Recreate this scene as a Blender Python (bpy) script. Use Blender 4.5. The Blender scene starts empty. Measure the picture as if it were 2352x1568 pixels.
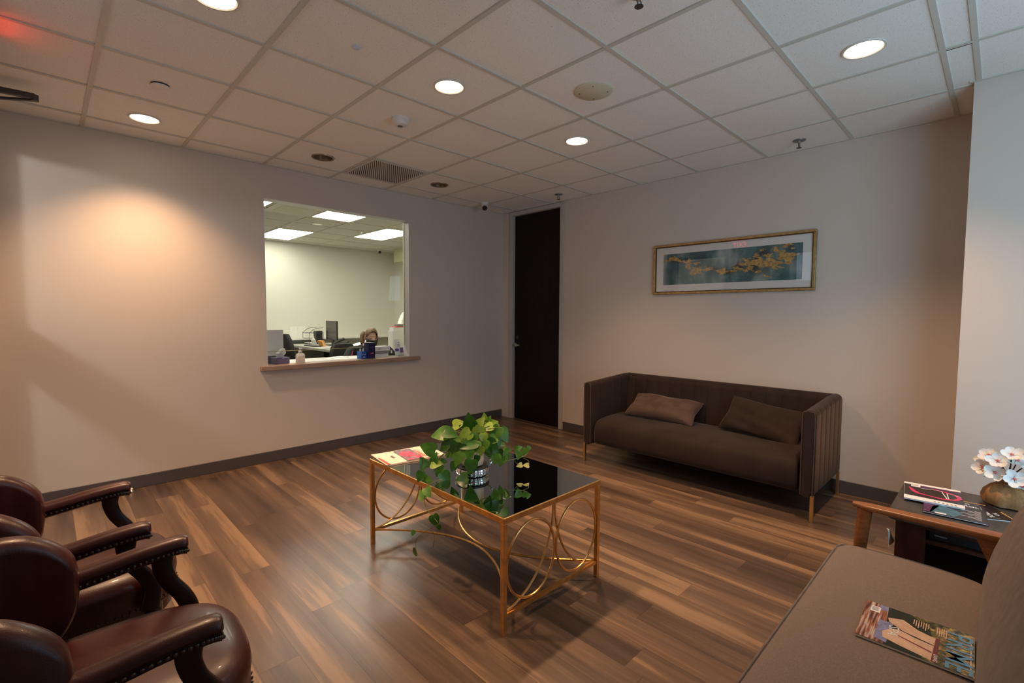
import bpy, bmesh, math, random
from mathutils import Vector, Matrix, Euler
random.seed(7)
scene = bpy.context.scene
COL = scene.collection
PI = math.pi
H = 2.7708            # ceiling height

# ---------------------------------------------------------------- materials
def new_mat(name):
    m = bpy.data.materials.new(name); m.use_nodes = True
    nt = m.node_tree; b = nt.nodes['Principled BSDF']
    return m, nt, b

def N(nt, typ, **kw):
    n = nt.nodes.new(typ)
    for k, v in kw.items():
        if k.startswith('i_'):
            key = k[2:]
            key = int(key) if key.isdigit() else key.replace('_', ' ')
            n.inputs[key].default_value = v
        else:
            setattr(n, k, v)
    return n

def L(nt, a, b): nt.links.new(a, b)

def c4(c): return (c[0], c[1], c[2], 1.0)

def mat(name, col, rough=.5, metal=0., coat=0., sheen=0., vary=0., vscale=6., bump=0., bscale=200., emit=None, estr=0., spec=.5, trans=0., stretch=None, sheen_col=None):
    m, nt, b = new_mat(name)
    b.inputs['Base Color'].default_value = c4(col)
    b.inputs['Roughness'].default_value = rough
    b.inputs['Metallic'].default_value = metal
    b.inputs['Coat Weight'].default_value = coat
    b.inputs['Coat Roughness'].default_value = .05
    b.inputs['Sheen Weight'].default_value = sheen
    b.inputs['Sheen Roughness'].default_value = .35
    if sheen_col: b.inputs['Sheen Tint'].default_value = c4(sheen_col)
    b.inputs['Specular IOR Level'].default_value = spec
    b.inputs['Transmission Weight'].default_value = trans
    if emit:
        b.inputs['Emission Color'].default_value = c4(emit)
        b.inputs['Emission Strength'].default_value = estr
    if vary or bump:
        tc = N(nt, 'ShaderNodeTexCoord')
        src = tc.outputs['Object']
        if stretch:
            mp = N(nt, 'ShaderNodeMapping'); mp.inputs['Scale'].default_value = stretch
            L(nt, src, mp.inputs['Vector']); src = mp.outputs['Vector']
    if vary:
        n = N(nt, 'ShaderNodeTexNoise'); n.inputs['Scale'].default_value = vscale; n.inputs['Detail'].default_value = 4
        L(nt, src, n.inputs['Vector'])
        r = N(nt, 'ShaderNodeValToRGB')
        r.color_ramp.elements[0].position = .3; r.color_ramp.elements[1].position = .7
        r.color_ramp.elements[0].color = c4([max(0, x*(1-vary)) for x in col])
        r.color_ramp.elements[1].color = c4([min(1, x*(1+vary)) for x in col])
        L(nt, n.outputs['Fac'], r.inputs['Fac']); L(nt, r.outputs['Color'], b.inputs['Base Color'])
    if bump:
        n2 = N(nt, 'ShaderNodeTexNoise'); n2.inputs['Scale'].default_value = bscale; n2.inputs['Detail'].default_value = 3
        L(nt, src, n2.inputs['Vector'])
        bp = N(nt, 'ShaderNodeBump'); bp.inputs['Strength'].default_value = bump; bp.inputs['Distance'].default_value = .004
        L(nt, n2.outputs['Fac'], bp.inputs['Height']); L(nt, bp.outputs['Normal'], b.inputs['Normal'])
    return m

def glass_mat(name, tint=(1, 1, 1), rough=.0, ior=1.45):
    m = bpy.data.materials.new(name); m.use_nodes = True
    nt = m.node_tree; nt.nodes.clear()
    o = N(nt, 'ShaderNodeOutputMaterial'); mx = N(nt, 'ShaderNodeMixShader')
    t = N(nt, 'ShaderNodeBsdfTransparent'); t.inputs['Color'].default_value = c4(tint)
    g = N(nt, 'ShaderNodeBsdfGlossy'); g.inputs['Roughness'].default_value = rough
    f = N(nt, 'ShaderNodeFresnel'); f.inputs['IOR'].default_value = ior
    L(nt, f.outputs['Fac'], mx.inputs['Fac']); L(nt, t.outputs[0], mx.inputs[1]); L(nt, g.outputs[0], mx.inputs[2])
    L(nt, mx.outputs[0], o.inputs['Surface'])
    return m

def floor_mat():
    m, nt, b = new_mat('wood_plank_floor')
    tc = N(nt, 'ShaderNodeTexCoord'); sp = N(nt, 'ShaderNodeSeparateXYZ')
    L(nt, tc.outputs['Object'], sp.inputs[0])
    def math_(op, a, bb=None, v=None):
        n = N(nt, 'ShaderNodeMath', operation=op)
        if hasattr(a, 'links'): L(nt, a, n.inputs[0])
        else: n.inputs[0].default_value = a
        if bb is not None:
            if hasattr(bb, 'links'): L(nt, bb, n.inputs[1])
            else: n.inputs[1].default_value = bb
        return n.outputs[0]
    PW, PL = .152, 1.22
    xs = math_('DIVIDE', sp.outputs['X'], PW)
    row = math_('FLOOR', xs)
    fx = math_('FRACT', xs)
    wn = N(nt, 'ShaderNodeTexWhiteNoise', noise_dimensions='1D'); L(nt, row, wn.inputs['W'])
    ys = math_('ADD', math_('DIVIDE', sp.outputs['Y'], PL), wn.outputs['Value'])
    pid = math_('FLOOR', ys); fy = math_('FRACT', ys)
    cm = N(nt, 'ShaderNodeCombineXYZ'); L(nt, row, cm.inputs[0]); L(nt, pid, cm.inputs[1])
    wn2 = N(nt, 'ShaderNodeTexWhiteNoise', noise_dimensions='2D'); L(nt, cm.outputs[0], wn2.inputs['Vector'])
    # grain coordinates, shifted per plank
    off = math_('MULTIPLY', wn2.outputs['Value'], 37.0)
    gx = math_('ADD', sp.outputs['X'], off)
    gy = math_('ADD', math_('MULTIPLY', sp.outputs['Y'], .06), math_('MULTIPLY', off, 1.7))
    cg = N(nt, 'ShaderNodeCombineXYZ'); L(nt, gx, cg.inputs[0]); L(nt, gy, cg.inputs[1])
    n1 = N(nt, 'ShaderNodeTexNoise'); n1.inputs['Scale'].default_value = 7.5; n1.inputs['Detail'].default_value = 5; n1.inputs['Roughness'].default_value = .55; n1.inputs['Distortion'].default_value = .4
    L(nt, cg.outputs[0], n1.inputs['Vector'])
    n2 = N(nt, 'ShaderNodeTexNoise'); n2.inputs['Scale'].default_value = 60.; n2.inputs['Detail'].default_value = 6; n2.inputs['Distortion'].default_value = .3
    L(nt, cg.outputs[0], n2.inputs['Vector'])
    # base tone
    tone = math_('ADD', math_('MULTIPLY', n1.outputs['Fac'], .93), math_('ADD', math_('MULTIPLY', n2.outputs['Fac'], .17), math_('MULTIPLY', wn2.outputs['Value'], .11)))
    r = N(nt, 'ShaderNodeValToRGB'); cr = r.color_ramp
    cr.elements[0].position = .37; cr.elements[0].color = (.050, .031, .021, 1)
    cr.elements[1].position = .95; cr.elements[1].color = (.45, .29, .165, 1)
    for p_, c_ in ((.52, (.090, .057, .039, 1)), (.62, (.136, .086, .056, 1)), (.675, (.165, .104, .065, 1)), (.715, (.25, .158, .093, 1)), (.85, (.31, .198, .115, 1))):
        e = cr.elements.new(p_); e.color = c_
    L(nt, tone, r.inputs['Fac'])
    # seams
    ex = math_('MINIMUM', fx, math_('SUBTRACT', 1., fx)); ey = math_('MINIMUM', fy, math_('SUBTRACT', 1., fy))
    sx = math_('LESS_THAN', ex, .010); sy = math_('LESS_THAN', ey, .0014)
    seam = math_('MAXIMUM', sx, sy)
    mx = N(nt, 'ShaderNodeMix', data_type='RGBA', blend_type='MULTIPLY')
    L(nt, math_('MULTIPLY', seam, .45), mx.inputs['Factor']); L(nt, r.outputs['Color'], mx.inputs['A']); mx.inputs['B'].default_value = (.2, .15, .1, 1)
    L(nt, mx.outputs['Result'], b.inputs['Base Color'])
    rg = N(nt, 'ShaderNodeMapRange'); L(nt, n2.outputs['Fac'], rg.inputs[0]); rg.inputs[3].default_value = .24; rg.inputs[4].default_value = .38
    L(nt, rg.outputs[0], b.inputs['Roughness'])
    bp = N(nt, 'ShaderNodeBump'); bp.inputs['Strength'].default_value = .12; bp.inputs['Distance'].default_value = .002
    L(nt, n2.outputs['Fac'], bp.inputs['Height']); L(nt, bp.outputs['Normal'], b.inputs['Normal'])
    return m

def tile_mat(name, col):
    m, nt, b = new_mat(name)
    tc = N(nt, 'ShaderNodeTexCoord')
    n = N(nt, 'ShaderNodeTexNoise'); n.inputs['Scale'].default_value = 200; n.inputs['Detail'].default_value = 2; n.inputs['Roughness'].default_value = .6
    L(nt, tc.outputs['Object'], n.inputs['Vector'])
    r = N(nt, 'ShaderNodeValToRGB'); r.color_ramp.elements[0].position = .30; r.color_ramp.elements[0].color = c4([x*.50 for x in col])
    r.color_ramp.elements[1].position = .375; r.color_ramp.elements[1].color = c4(col)
    L(nt, n.outputs['Fac'], r.inputs['Fac']); L(nt, r.outputs['Color'], b.inputs['Base Color'])
    bp = N(nt, 'ShaderNodeBump'); bp.inputs['Strength'].default_value = .25; bp.inputs['Distance'].default_value = .003
    L(nt, n.outputs['Fac'], bp.inputs['Height']); L(nt, bp.outputs['Normal'], b.inputs['Normal'])
    b.inputs['Roughness'].default_value = .9; b.inputs['Specular IOR Level'].default_value = .15
    return m

def art_mat():
    """abstract: teal and grey washes with dark patches and a wandering band of gold flakes"""
    m, nt, b = new_mat('abstract_painting')
    tc = N(nt, 'ShaderNodeTexCoord'); sp = N(nt, 'ShaderNodeSeparateXYZ'); L(nt, tc.outputs['Object'], sp.inputs[0])
    def M_(op, a, bb=None, clamp=False):
        n = N(nt, 'ShaderNodeMath', operation=op); n.use_clamp = clamp
        for i, v in enumerate((a, bb)):
            if v is None: continue
            if hasattr(v, 'links'): L(nt, v, n.inputs[i])
            else: n.inputs[i].default_value = v
        return n.outputs[0]
    # local axes of the painting: Y from +.62 (left) to -.62 (right), Z from -.152 to .152
    u = M_('DIVIDE', M_('SUBTRACT', .62, sp.outputs['Y']), 1.24)
    v = M_('DIVIDE', M_('ADD', sp.outputs['Z'], .152), .304)
    def curve(pts):
        fc = N(nt, 'ShaderNodeFloatCurve'); c = fc.mapping.curves[0]
        c.points[0].location = pts[0]; c.points[1].location = pts[-1]
        for p in pts[1:-1]: c.points.new(*p)
        fc.mapping.update(); L(nt, u, fc.inputs['Value']); return fc.outputs[0]
    cen = curve([(0, .90), (.12, .80), (.2, .66), (.26, .42), (.36, .44), (.5, .33), (.6, .48), (.72, .52), (.85, .62), (1, .70)])
    wid = curve([(0, .12), (.15, .10), (.24, .26), (.34, .12), (.5, .11), (.62, .2), (.78, .40), (.93, .42), (.96, .05), (1, .01)])
    d = M_('DIVIDE', M_('ABSOLUTE', M_('SUBTRACT', v, cen)), wid)
    nz = N(nt, 'ShaderNodeTexNoise'); nz.inputs['Scale'].default_value = 1.; nz.inputs['Detail'].default_value = 5; nz.inputs['Roughness'].default_value = .65
    mp = N(nt, 'ShaderNodeMapping'); mp.inputs['Scale'].default_value = (1, 13, 30); L(nt, tc.outputs['Object'], mp.inputs['Vector']); L(nt, mp.outputs[0], nz.inputs['Vector'])
    g = M_('SUBTRACT', M_('ADD', nz.outputs['Fac'], .105), M_('MULTIPLY', d, .15))
    gm = N(nt, 'ShaderNodeMapRange'); L(nt, g, gm.inputs[0]); gm.inputs[1].default_value = .535; gm.inputs[2].default_value = .555
    # washes
    n2 = N(nt, 'ShaderNodeTexNoise'); n2.inputs['Scale'].default_value = 1.; n2.inputs['Detail'].default_value = 6
    mp2 = N(nt, 'ShaderNodeMapping'); mp2.inputs['Scale'].default_value = (1, 5.5, 3.2); mp2.inputs['Location'].default_value = (0, 1.3, .4)
    L(nt, tc.outputs['Object'], mp2.inputs['Vector']); L(nt, mp2.outputs[0], n2.inputs['Vector'])
    r = N(nt, 'ShaderNodeValToRGB'); cr = r.color_ramp
    cr.elements[0].position = .28; cr.elements[0].color = (.012, .02, .024, 1)
    cr.elements[1].position = .80; cr.elements[1].color = (.50, .52, .50, 1)
    for p, c in ((.40, (.03, .095, .105, 1)), (.50, (.075, .165, .17, 1)), (.62, (.24, .29, .28, 1))):
        e = cr.elements.new(p); e.color = c
    L(nt, n2.outputs['Fac'], r.inputs['Fac'])
    # dark patches hugging the gold
    dk = M_('MULTIPLY', M_('SUBTRACT', 1.35, d, True), .85, True)
    n3 = N(nt, 'ShaderNodeTexNoise'); n3.inputs['Scale'].default_value = 1.; mp3 = N(nt, 'ShaderNodeMapping'); mp3.inputs['Scale'].default_value = (1, 7, 9); mp3.inputs['Location'].default_value = (0, 4, 2)
    L(nt, tc.outputs['Object'], mp3.inputs['Vector']); L(nt, mp3.outputs[0], n3.inputs['Vector'])
    k3 = N(nt, 'ShaderNodeMapRange'); L(nt, n3.outputs['Fac'], k3.inputs[0]); k3.inputs[1].default_value = .42; k3.inputs[2].default_value = .58
    mxd = N(nt, 'ShaderNodeMix', data_type='RGBA'); L(nt, M_('MULTIPLY', dk, k3.outputs[0]), mxd.inputs['Factor']); L(nt, r.outputs['Color'], mxd.inputs['A']); mxd.inputs['B'].default_value = (.016, .014, .013, 1)
    mx = N(nt, 'ShaderNodeMix', data_type='RGBA'); L(nt, gm.outputs[0], mx.inputs['Factor']); L(nt, mxd.outputs['Result'], mx.inputs['A'])
    n4 = N(nt, 'ShaderNodeTexNoise'); n4.inputs['Scale'].default_value = 40; L(nt, tc.outputs['Object'], n4.inputs['Vector'])
    r4 = N(nt, 'ShaderNodeValToRGB'); r4.color_ramp.elements[0].position = .3; r4.color_ramp.elements[0].color = (.30, .17, .04, 1); r4.color_ramp.elements[1].position = .7; r4.color_ramp.elements[1].color = (.62, .38, .11, 1)
    L(nt, n4.outputs['Fac'], r4.inputs['Fac']); L(nt, r4.outputs['Color'], mx.inputs['B'])
    L(nt, mx.outputs['Result'], b.inputs['Base Color']); b.inputs['Roughness'].default_value = .6
    return m

M = {}
M['wall'] = mat('beige_wall_paint', (.63, .555, .48), .75, bump=.05, bscale=260, spec=.25)
M['office_wall'] = mat('office_wall_paint', (.66, .65, .56), .8, bump=.04, bscale=260, spec=.2)
M['tile'] = tile_mat('ceiling_tile', (.88, .86, .80))
M['otile'] = tile_mat('office_ceiling_tile', (.66, .65, .56))
M['tbar'] = mat('ceiling_grid_paint', (.60, .575, .50), .55)
M['floor'] = floor_mat()
M['ofloor'] = mat('office_floor', (.16, .13, .10), .7, vary=.2)
M['base'] = mat('vinyl_baseboard', (.082, .068, .066), .55)
M['jamb'] = mat('door_frame_paint', (.50, .47, .43), .45)
M['door'] = mat('mahogany_door', (.008, .0022, .0016), .4, spec=.25, vary=.35, vscale=3, stretch=(9, 9, .6))
M['chrome'] = mat('satin_nickel', (.6, .58, .55), .28, 1.)
M['bright_chrome'] = mat('polished_silver', (.82, .84, .86), .06, 1.)
M['dark_metal'] = mat('dark_metal', (.09, .085, .08), .45, .6)
M['white_plastic'] = mat('white_plastic', (.72, .70, .66), .4)
M['yellowed'] = mat('yellowed_plastic', (.62, .59, .44), .55)
M['black_plastic'] = mat('black_plastic', (.012, .012, .013), .4)
M['gold'] = mat('gold_leaf', (.80, .47, .165), .34, 1., vary=.18, vscale=22)
M['brass'] = mat('brushed_brass', (.70, .50, .22), .3, 1.)
M['velvet'] = mat('brown_velvet', (.028, .0172, .0125), .75, sheen=.28, vary=.22, vscale=5, bump=.15, bscale=40, spec=.2, sheen_col=(.8, .62, .5))
M['pillow'] = mat('pillow_velvet', (.085, .052, .040), .75, sheen=.6, vary=.25, vscale=9, bump=.2, bscale=25, spec=.2, sheen_col=(.85, .66, .54))
M['leather'] = mat('burgundy_leather', (.050, .0098, .0068), .35, vary=.30, vscale=7, bump=.10, bscale=380, coat=.06)
M['chair_wood'] = mat('dark_mahogany', (.012, .003, .0024), .3)
M['nail'] = mat('antique_nail', (.10, .075, .06), .35, .8)
M['tweed'] = mat('taupe_fabric', (.200, .150, .116), .9, vary=.16, vscale=260, bump=.25, bscale=700, spec=.15, sheen=.2)
M['tweed_back'] = mat('taupe_fabric_back', (.185, .140, .108), .9, vary=.18, vscale=26, bump=.3, bscale=500, spec=.15, sheen=.2)
M['teak'] = mat('orange_brown_wood', (.27, .098, .027), .38, vary=.25, vscale=6, stretch=(14, 1.5, 14))
M['stone'] = mat('dark_stone_laminate', (.055, .047, .040), .42, vary=.35, vscale=30)
M['cab'] = mat('cherry_cabinet', (.045, .012, .006), .4, vary=.3, vscale=4, stretch=(9, 9, 1))
M['mirror_black'] = mat('black_mirror_glass', (.58, .61, .59), .012, 1.)
M['cream'] = mat('cream_ceramic', (.66, .56, .42), .45, vary=.1)
M['leaf'] = [mat('leaf_dark', (.035, .13, .012), .35, vary=.25, vscale=30), mat('leaf_mid', (.095, .24, .022), .36, vary=.3, vscale=30), mat('leaf_light', (.26, .40, .045), .38, vary=.25, vscale=30), mat('leaf_pale', (.52, .50, .17), .4)]
M['stem'] = mat('vine_stem', (.16, .20, .05), .5)
M['soil'] = mat('soil', (.03, .02, .012), .9)
M['paper'] = mat('white_paper', (.78, .76, .73), .7)
M['newsprint'] = mat('newsprint', (.80, .70, .58), .8, vary=.05)
M['red_ink'] = mat('red_ink', (.60, .06, .03), .6)
M['pink'] = mat('pink_flower_print', (.55, .07, .14), .6, vary=.6, vscale=40)
M['purple_grey'] = mat('purple_grey_print', (.20, .16, .21), .6, vary=.5, vscale=50)
M['grey_ink'] = mat('grey_ink', (.18, .17, .17), .6)
M['mag_black'] = mat('glossy_black_cover', (.014, .011, .016), .25)
M['mag_purple'] = mat('purple_print', (.09, .025, .09), .3)
M['mag_pink'] = mat('pink_print', (.62, .03, .13), .3)
M['mag_gold'] = mat('gold_print', (.75, .42, .12), .3)
M['mag_teal'] = mat('teal_print', (.05, .15, .20), .3, vary=.4, vscale=60)
M['text_white'] = mat('white_print', (.75, .73, .70), .4)
M['burlap'] = mat('burlap', (.30, .155, .055), .9, vary=.2, vscale=60, bump=.3, bscale=300)
M['petal'] = mat('white_petal', (.80, .76, .70), .5)
M['petal'].node_tree.nodes['Principled BSDF'].inputs['Subsurface Weight'].default_value = .15
M['petal_pink'] = mat('pink_flower_heart', (.62, .13, .10), .5)
M['twig'] = mat('dark_twig', (.018, .010, .009), .6)
M['frame_gold'] = mat('champagne_frame', (.42, .29, .13), .36, .85, vary=.2, vscale=30)
M['frame_dark'] = mat('dark_bronze_edge', (.12, .07, .03), .4, .7)
M['mat_board'] = mat('mat_board', (.70, .67, .63), .8)
M['art'] = art_mat()
M['glass'] = glass_mat('clear_glass', ior=1.28)
M['pic_glass'] = glass_mat('picture_glass', ior=1.6)
M['acrylic'] = mat('frosted_acrylic', (.60, .56, .545), .3)
M['lamp_on'] = mat('lamp_glow', (1, 1, 1), .5, emit=(1, .86, .62), estr=14)
M['diffuser'] = mat('troffer_diffuser', (1, 1, 1), .5, emit=(1, .97, .82), estr=15.)
M['reflector'] = mat('bronze_reflector', (.35, .24, .15), .35, .7)
M['ring'] = mat('downlight_trim_lit', (.70, .66, .58), .45)
M['exit_red'] = mat('exit_sign_glow', (.6, .03, .02), .5, emit=(1, .045, .03), estr=6)
M['sill'] = mat('sill_laminate', (.36, .235, .16), .5, vary=.18, vscale=8, stretch=(1, 6, 6))
M['counter'] = mat('white_counter', (.70, .68, .62), .35)
M['desk'] = mat('grey_desk', (.44, .44, .39), .5)
M['screen'] = mat('monitor_black', (.016, .017, .018), .22)
M['blue'] = mat('royal_blue', (.03, .12, .48), .4)
M['navy'] = mat('navy_blue', (.010, .012, .075), .4)
M['lavender'] = mat('lavender_box', (.20, .175, .30), .6)
M['orange'] = mat('orange_note', (.80, .36, .10), .6)
M['purple'] = mat('purple_block', (.13, .06, .32), .5)
M['skin'] = mat('skin', (.50, .28, .19), .5)
M['hair'] = mat('light_brown_hair', (.17, .105, .055), .5, vary=.35, vscale=4, stretch=(40, 40, 6), bump=.2, bscale=90)
M['mask'] = mat('black_mask', (.015, .012, .013), .8)
M['dark_cloth'] = mat('black_scrubs', (.016, .019, .021), .85, bump=.15, bscale=30)
M['white_cloth'] = mat('white_coat', (.66, .66, .58), .85)
M['gel'] = mat('clear_gel', (.80, .72, .66), .15, trans=.55)
M['pale_yellow'] = mat('pale_yellow_paint', (.64, .62, .36), .7)
M['eye'] = mat('dark_eye', (.03, .018, .012), .3)
M['vent'] = mat('vent_paint', (.62, .58, .52), .5)
M['void'] = mat('dark_void', (.03, .026, .022), .9)
M['red_paper'] = mat('coral_folder', (.70, .16, .14), .6)
M['grey_cloth'] = mat('grey_cloth', (.25, .25, .24), .8)
def foliage_print():
    m, nt, b = new_mat('foliage_print')
    tc = N(nt, 'ShaderNodeTexCoord'); n = N(nt, 'ShaderNodeTexNoise'); n.inputs['Scale'].default_value = 60; n.inputs['Detail'].default_value = 5
    L(nt, tc.outputs['Object'], n.inputs['Vector']); r = N(nt, 'ShaderNodeValToRGB'); cr = r.color_ramp
    cr.elements[0].position = .36; cr.elements[0].color = (.02, .022, .008, 1); cr.elements[1].position = .68; cr.elements[1].color = (.55, .45, .06, 1)
    e = cr.elements.new(.48); e.color = (.10, .10, .02, 1); e = cr.elements.new(.57); e.color = (.28, .15, .06, 1)
    L(nt, n.outputs['Fac'], r.inputs['Fac']); L(nt, r.outputs['Color'], b.inputs['Base Color']); b.inputs['Roughness'].default_value = .22
    return m
def stripe_print():
    m, nt, b = new_mat('timber_print')
    tc = N(nt, 'ShaderNodeTexCoord'); mp = N(nt, 'ShaderNodeMapping'); mp.inputs['Scale'].default_value = (5, 60, 1); mp.inputs['Rotation'].default_value = (0, 0, .9)
    n = N(nt, 'ShaderNodeTexNoise'); n.inputs['Scale'].default_value = 2.5; n.inputs['Detail'].default_value = 5
    L(nt, tc.outputs['Object'], mp.inputs[0]); L(nt, mp.outputs[0], n.inputs['Vector']); r = N(nt, 'ShaderNodeValToRGB'); cr = r.color_ramp
    cr.elements[0].position = .36; cr.elements[0].color = (.08, .035, .03, 1); cr.elements[1].position = .66; cr.elements[1].color = (.62, .45, .33, 1)
    e = cr.elements.new(.5); e.color = (.36, .12, .05, 1); e = cr.elements.new(.57); e.color = (.40, .30, .27, 1)
    L(nt, n.outputs['Fac'], r.inputs['Fac']); L(nt, r.outputs['Color'], b.inputs['Base Color']); b.inputs['Roughness'].default_value = .22
    return m
M['foliage_print'] = foliage_print(); M['stripe_print'] = stripe_print()
M['print_dark'] = mat('dark_green_print', (.018, .022, .012), .22, vary=.3, vscale=40)
M['print_cream'] = mat('cream_print', (.66, .43, .29), .22, vary=.12, vscale=40)
M['print_blue'] = mat('blue_print', (.10, .27, .45), .22)
M['print_lilac'] = mat('lilac_print', (.22, .22, .36), .22, vary=.3, vscale=80)
M['print_maroon'] = mat('maroon_print', (.16, .03, .03), .22)

# ---------------------------------------------------------------- mesh helpers
class MB:
    def __init__(s): s.bm = bmesh.new(); s.mi = 0
    def face(s, vs):
        try:
            f = s.bm.faces.new(vs); f.material_index = s.mi; return f
        except ValueError: return None
    def v(s, p): return s.bm.verts.new(p)
    def box(s, lo, hi, rot=None, pivot=None):
        x0, y0, z0 = lo; x1, y1, z1 = hi
        P = [Vector(p) for p in ((x0,y0,z0),(x1,y0,z0),(x1,y1,z0),(x0,y1,z0),(x0,y0,z1),(x1,y0,z1),(x1,y1,z1),(x0,y1,z1))]
        if rot is not None:
            pv = Vector(pivot) if pivot is not None else (P[0]+P[6])/2
            P = [rot @ (p-pv) + pv for p in P]
        V = [s.v(p) for p in P]
        for q in ((0,3,2,1),(4,5,6,7),(0,1,5,4),(1,2,6,5),(2,3,7,6),(3,0,4,7)): s.face([V[i] for i in q])
        return s
    def cbox(s, c, size, rot=None):
        c = Vector(c); h = Vector(size)/2
        return s.box(c-h, c+h, rot)
    def ring(s, pts): return [s.v(p) for p in pts]
    def bridge(s, a, b, closed=True):
        n = len(a)
        for i in range(n if closed else n-1):
            j = (i+1) % n; s.face([a[i], a[j], b[j], b[i]])
    def tube(s, pts, r, n=8, caps=True, flat=None):
        pts = [Vector(p) for p in pts]
        rs = r if isinstance(r, (list, tuple)) else [r]*len(pts)
        prev = None; rings = []
        up = Vector((0, 0, 1))
        t0 = (pts[1]-pts[0]).normalized()
        nrm = t0.orthogonal().normalized() if abs(t0.dot(up)) > .95 else (up - t0*t0.dot(up)).normalized()
        for i, p in enumerate(pts):
            t = (pts[min(i+1, len(pts)-1)] - pts[max(i-1, 0)]).normalized()
            nrm = (nrm - t*nrm.dot(t)).normalized(); bi = t.cross(nrm)
            fl = flat or (1, 1)
            rings.append(s.ring([p + nrm*math.sin(2*PI*k/n)*rs[i]*fl[1] + bi*math.cos(2*PI*k/n)*rs[i]*fl[0] for k in range(n)]))
        for a, b in zip(rings, rings[1:]): s.bridge(a, b)
        if caps: s.face(rings[0][::-1]); s.face(rings[-1])
        return s
    def sqbar(s, p0, p1, w, h=None):
        """square bar"""
        h = h or w; p0, p1 = Vector(p0), Vector(p1); t = (p1-p0).normalized()
        up = Vector((0,0,1)) if abs(t.z) < .9 else Vector((0,1,0))
        a = (up - t*up.dot(t)).normalized(); b = t.cross(a)
        R = [[s.v(p + a*h/2*i + b*w/2*j) for i, j in ((1,1),(1,-1),(-1,-1),(-1,1))] for p in (p0, p1)]
        s.bridge(R[0], R[1]); s.face(R[0][::-1]); s.face(R[1]); return s
    def lathe(s, prof, n=24, c=(0,0,0), flute=0, fd=0., wob=None):
        c = Vector(c); rings = []
        for (r, z) in prof:
            pts = []
            for k in range(n):
                a = 2*PI*k/n
                rr = r*(1 + (fd*math.cos(flute*a) if flute else 0))
                if wob: rr *= wob(a, z)
                pts.append(c + Vector((rr*math.cos(a), rr*math.sin(a), z)))
            rings.append(s.ring(pts))
        for a, b in zip(rings, rings[1:]): s.bridge(a, b)
        if prof[0][0] > 1e-5: s.face(rings[0][::-1])
        if prof[-1][0] > 1e-5: s.face(rings[-1])
        return s
    def disc(s, c, r, n=32, down=True):
        c = Vector(c); R = s.ring([c + Vector((r*math.cos(2*PI*k/n), r*math.sin(2*PI*k/n), 0)) for k in range(n)])
        s.face(R[::-1] if down else R); return s
    def ell(s, c, rad, nu=16, nv=10, e=1., rot=None):
        c = Vector(c); rows = []
        sg = lambda x: math.copysign(abs(x)**e, x)
        for i in range(nv+1):
            th = PI*i/nv
            row = []
            for k in range(nu):
                a = 2*PI*k/nu
                p = Vector((rad[0]*sg(math.sin(th))*sg(math.cos(a)), rad[1]*sg(math.sin(th))*sg(math.sin(a)), rad[2]*sg(math.cos(th))))
                if rot is not None: p = rot @ p
                row.append(c+p)
            rows.append(row)
        R = [[s.v(rows[0][0])]] + [s.ring(r) for r in rows[1:-1]] + [[s.v(rows[-1][0])]]
        for k in range(nu): s.face([R[0][0], R[1][k], R[1][(k+1) % nu]])
        for a, b in zip(R[1:-1], R[2:-1]):
            for k in range(nu): s.face([a[k], b[k], b[(k+1) % nu], a[(k+1) % nu]])
        for k in range(nu): s.face([R[-1][0], R[-2][(k+1) % nu], R[-2][k]])
        return s
    def loft(s, rings, caps=True, closed=True):
        R = [s.ring(r) for r in rings]
        for a, b in zip(R, R[1:]): s.bridge(a, b, closed)
        if caps: s.face(R[0][::-1]); s.face(R[-1])
        return s
    def grid(s, f, nu, nv):
        V = [[s.v(f(i/nu, j/nv)) for j in range(nv+1)] for i in range(nu+1)]
        for i in range(nu):
            for j in range(nv): s.face([V[i][j], V[i+1][j], V[i+1][j+1], V[i][j+1]])
        return s
    def poly(s, pts): s.face([s.v(p) for p in pts]); return s
    def build(s, name, m, parent=None, smooth=True, bevel=0., seg=2, subsurf=0, solid=0., weld=False):
        if weld: bmesh.ops.remove_doubles(s.bm, verts=s.bm.verts, dist=1e-5)
        bmesh.ops.recalc_face_normals(s.bm, faces=s.bm.faces)
        me = bpy.data.meshes.new(name); s.bm.to_mesh(me); s.bm.free()
        for x in (m if isinstance(m, (list, tuple)) else [m]): me.materials.append(x)
        if smooth:
            me.polygons.foreach_set('use_smooth', [True]*len(me.polygons))
            me.set_sharp_from_angle(angle=math.radians(38))
        o = bpy.data.objects.new(name, me); COL.objects.link(o)
        if parent is not None: o.parent = parent
        if solid:
            md = o.modifiers.new('thick', 'SOLIDIFY'); md.thickness = solid; md.offset = 0
        if bevel:
            md = o.modifiers.new('bev', 'BEVEL'); md.width = bevel; md.segments = seg; md.limit_method = 'ANGLE'; md.angle_limit = math.radians(40)
        if subsurf:
            md = o.modifiers.new('sub', 'SUBSURF'); md.levels = subsurf; md.render_levels = subsurf
        return o

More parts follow.
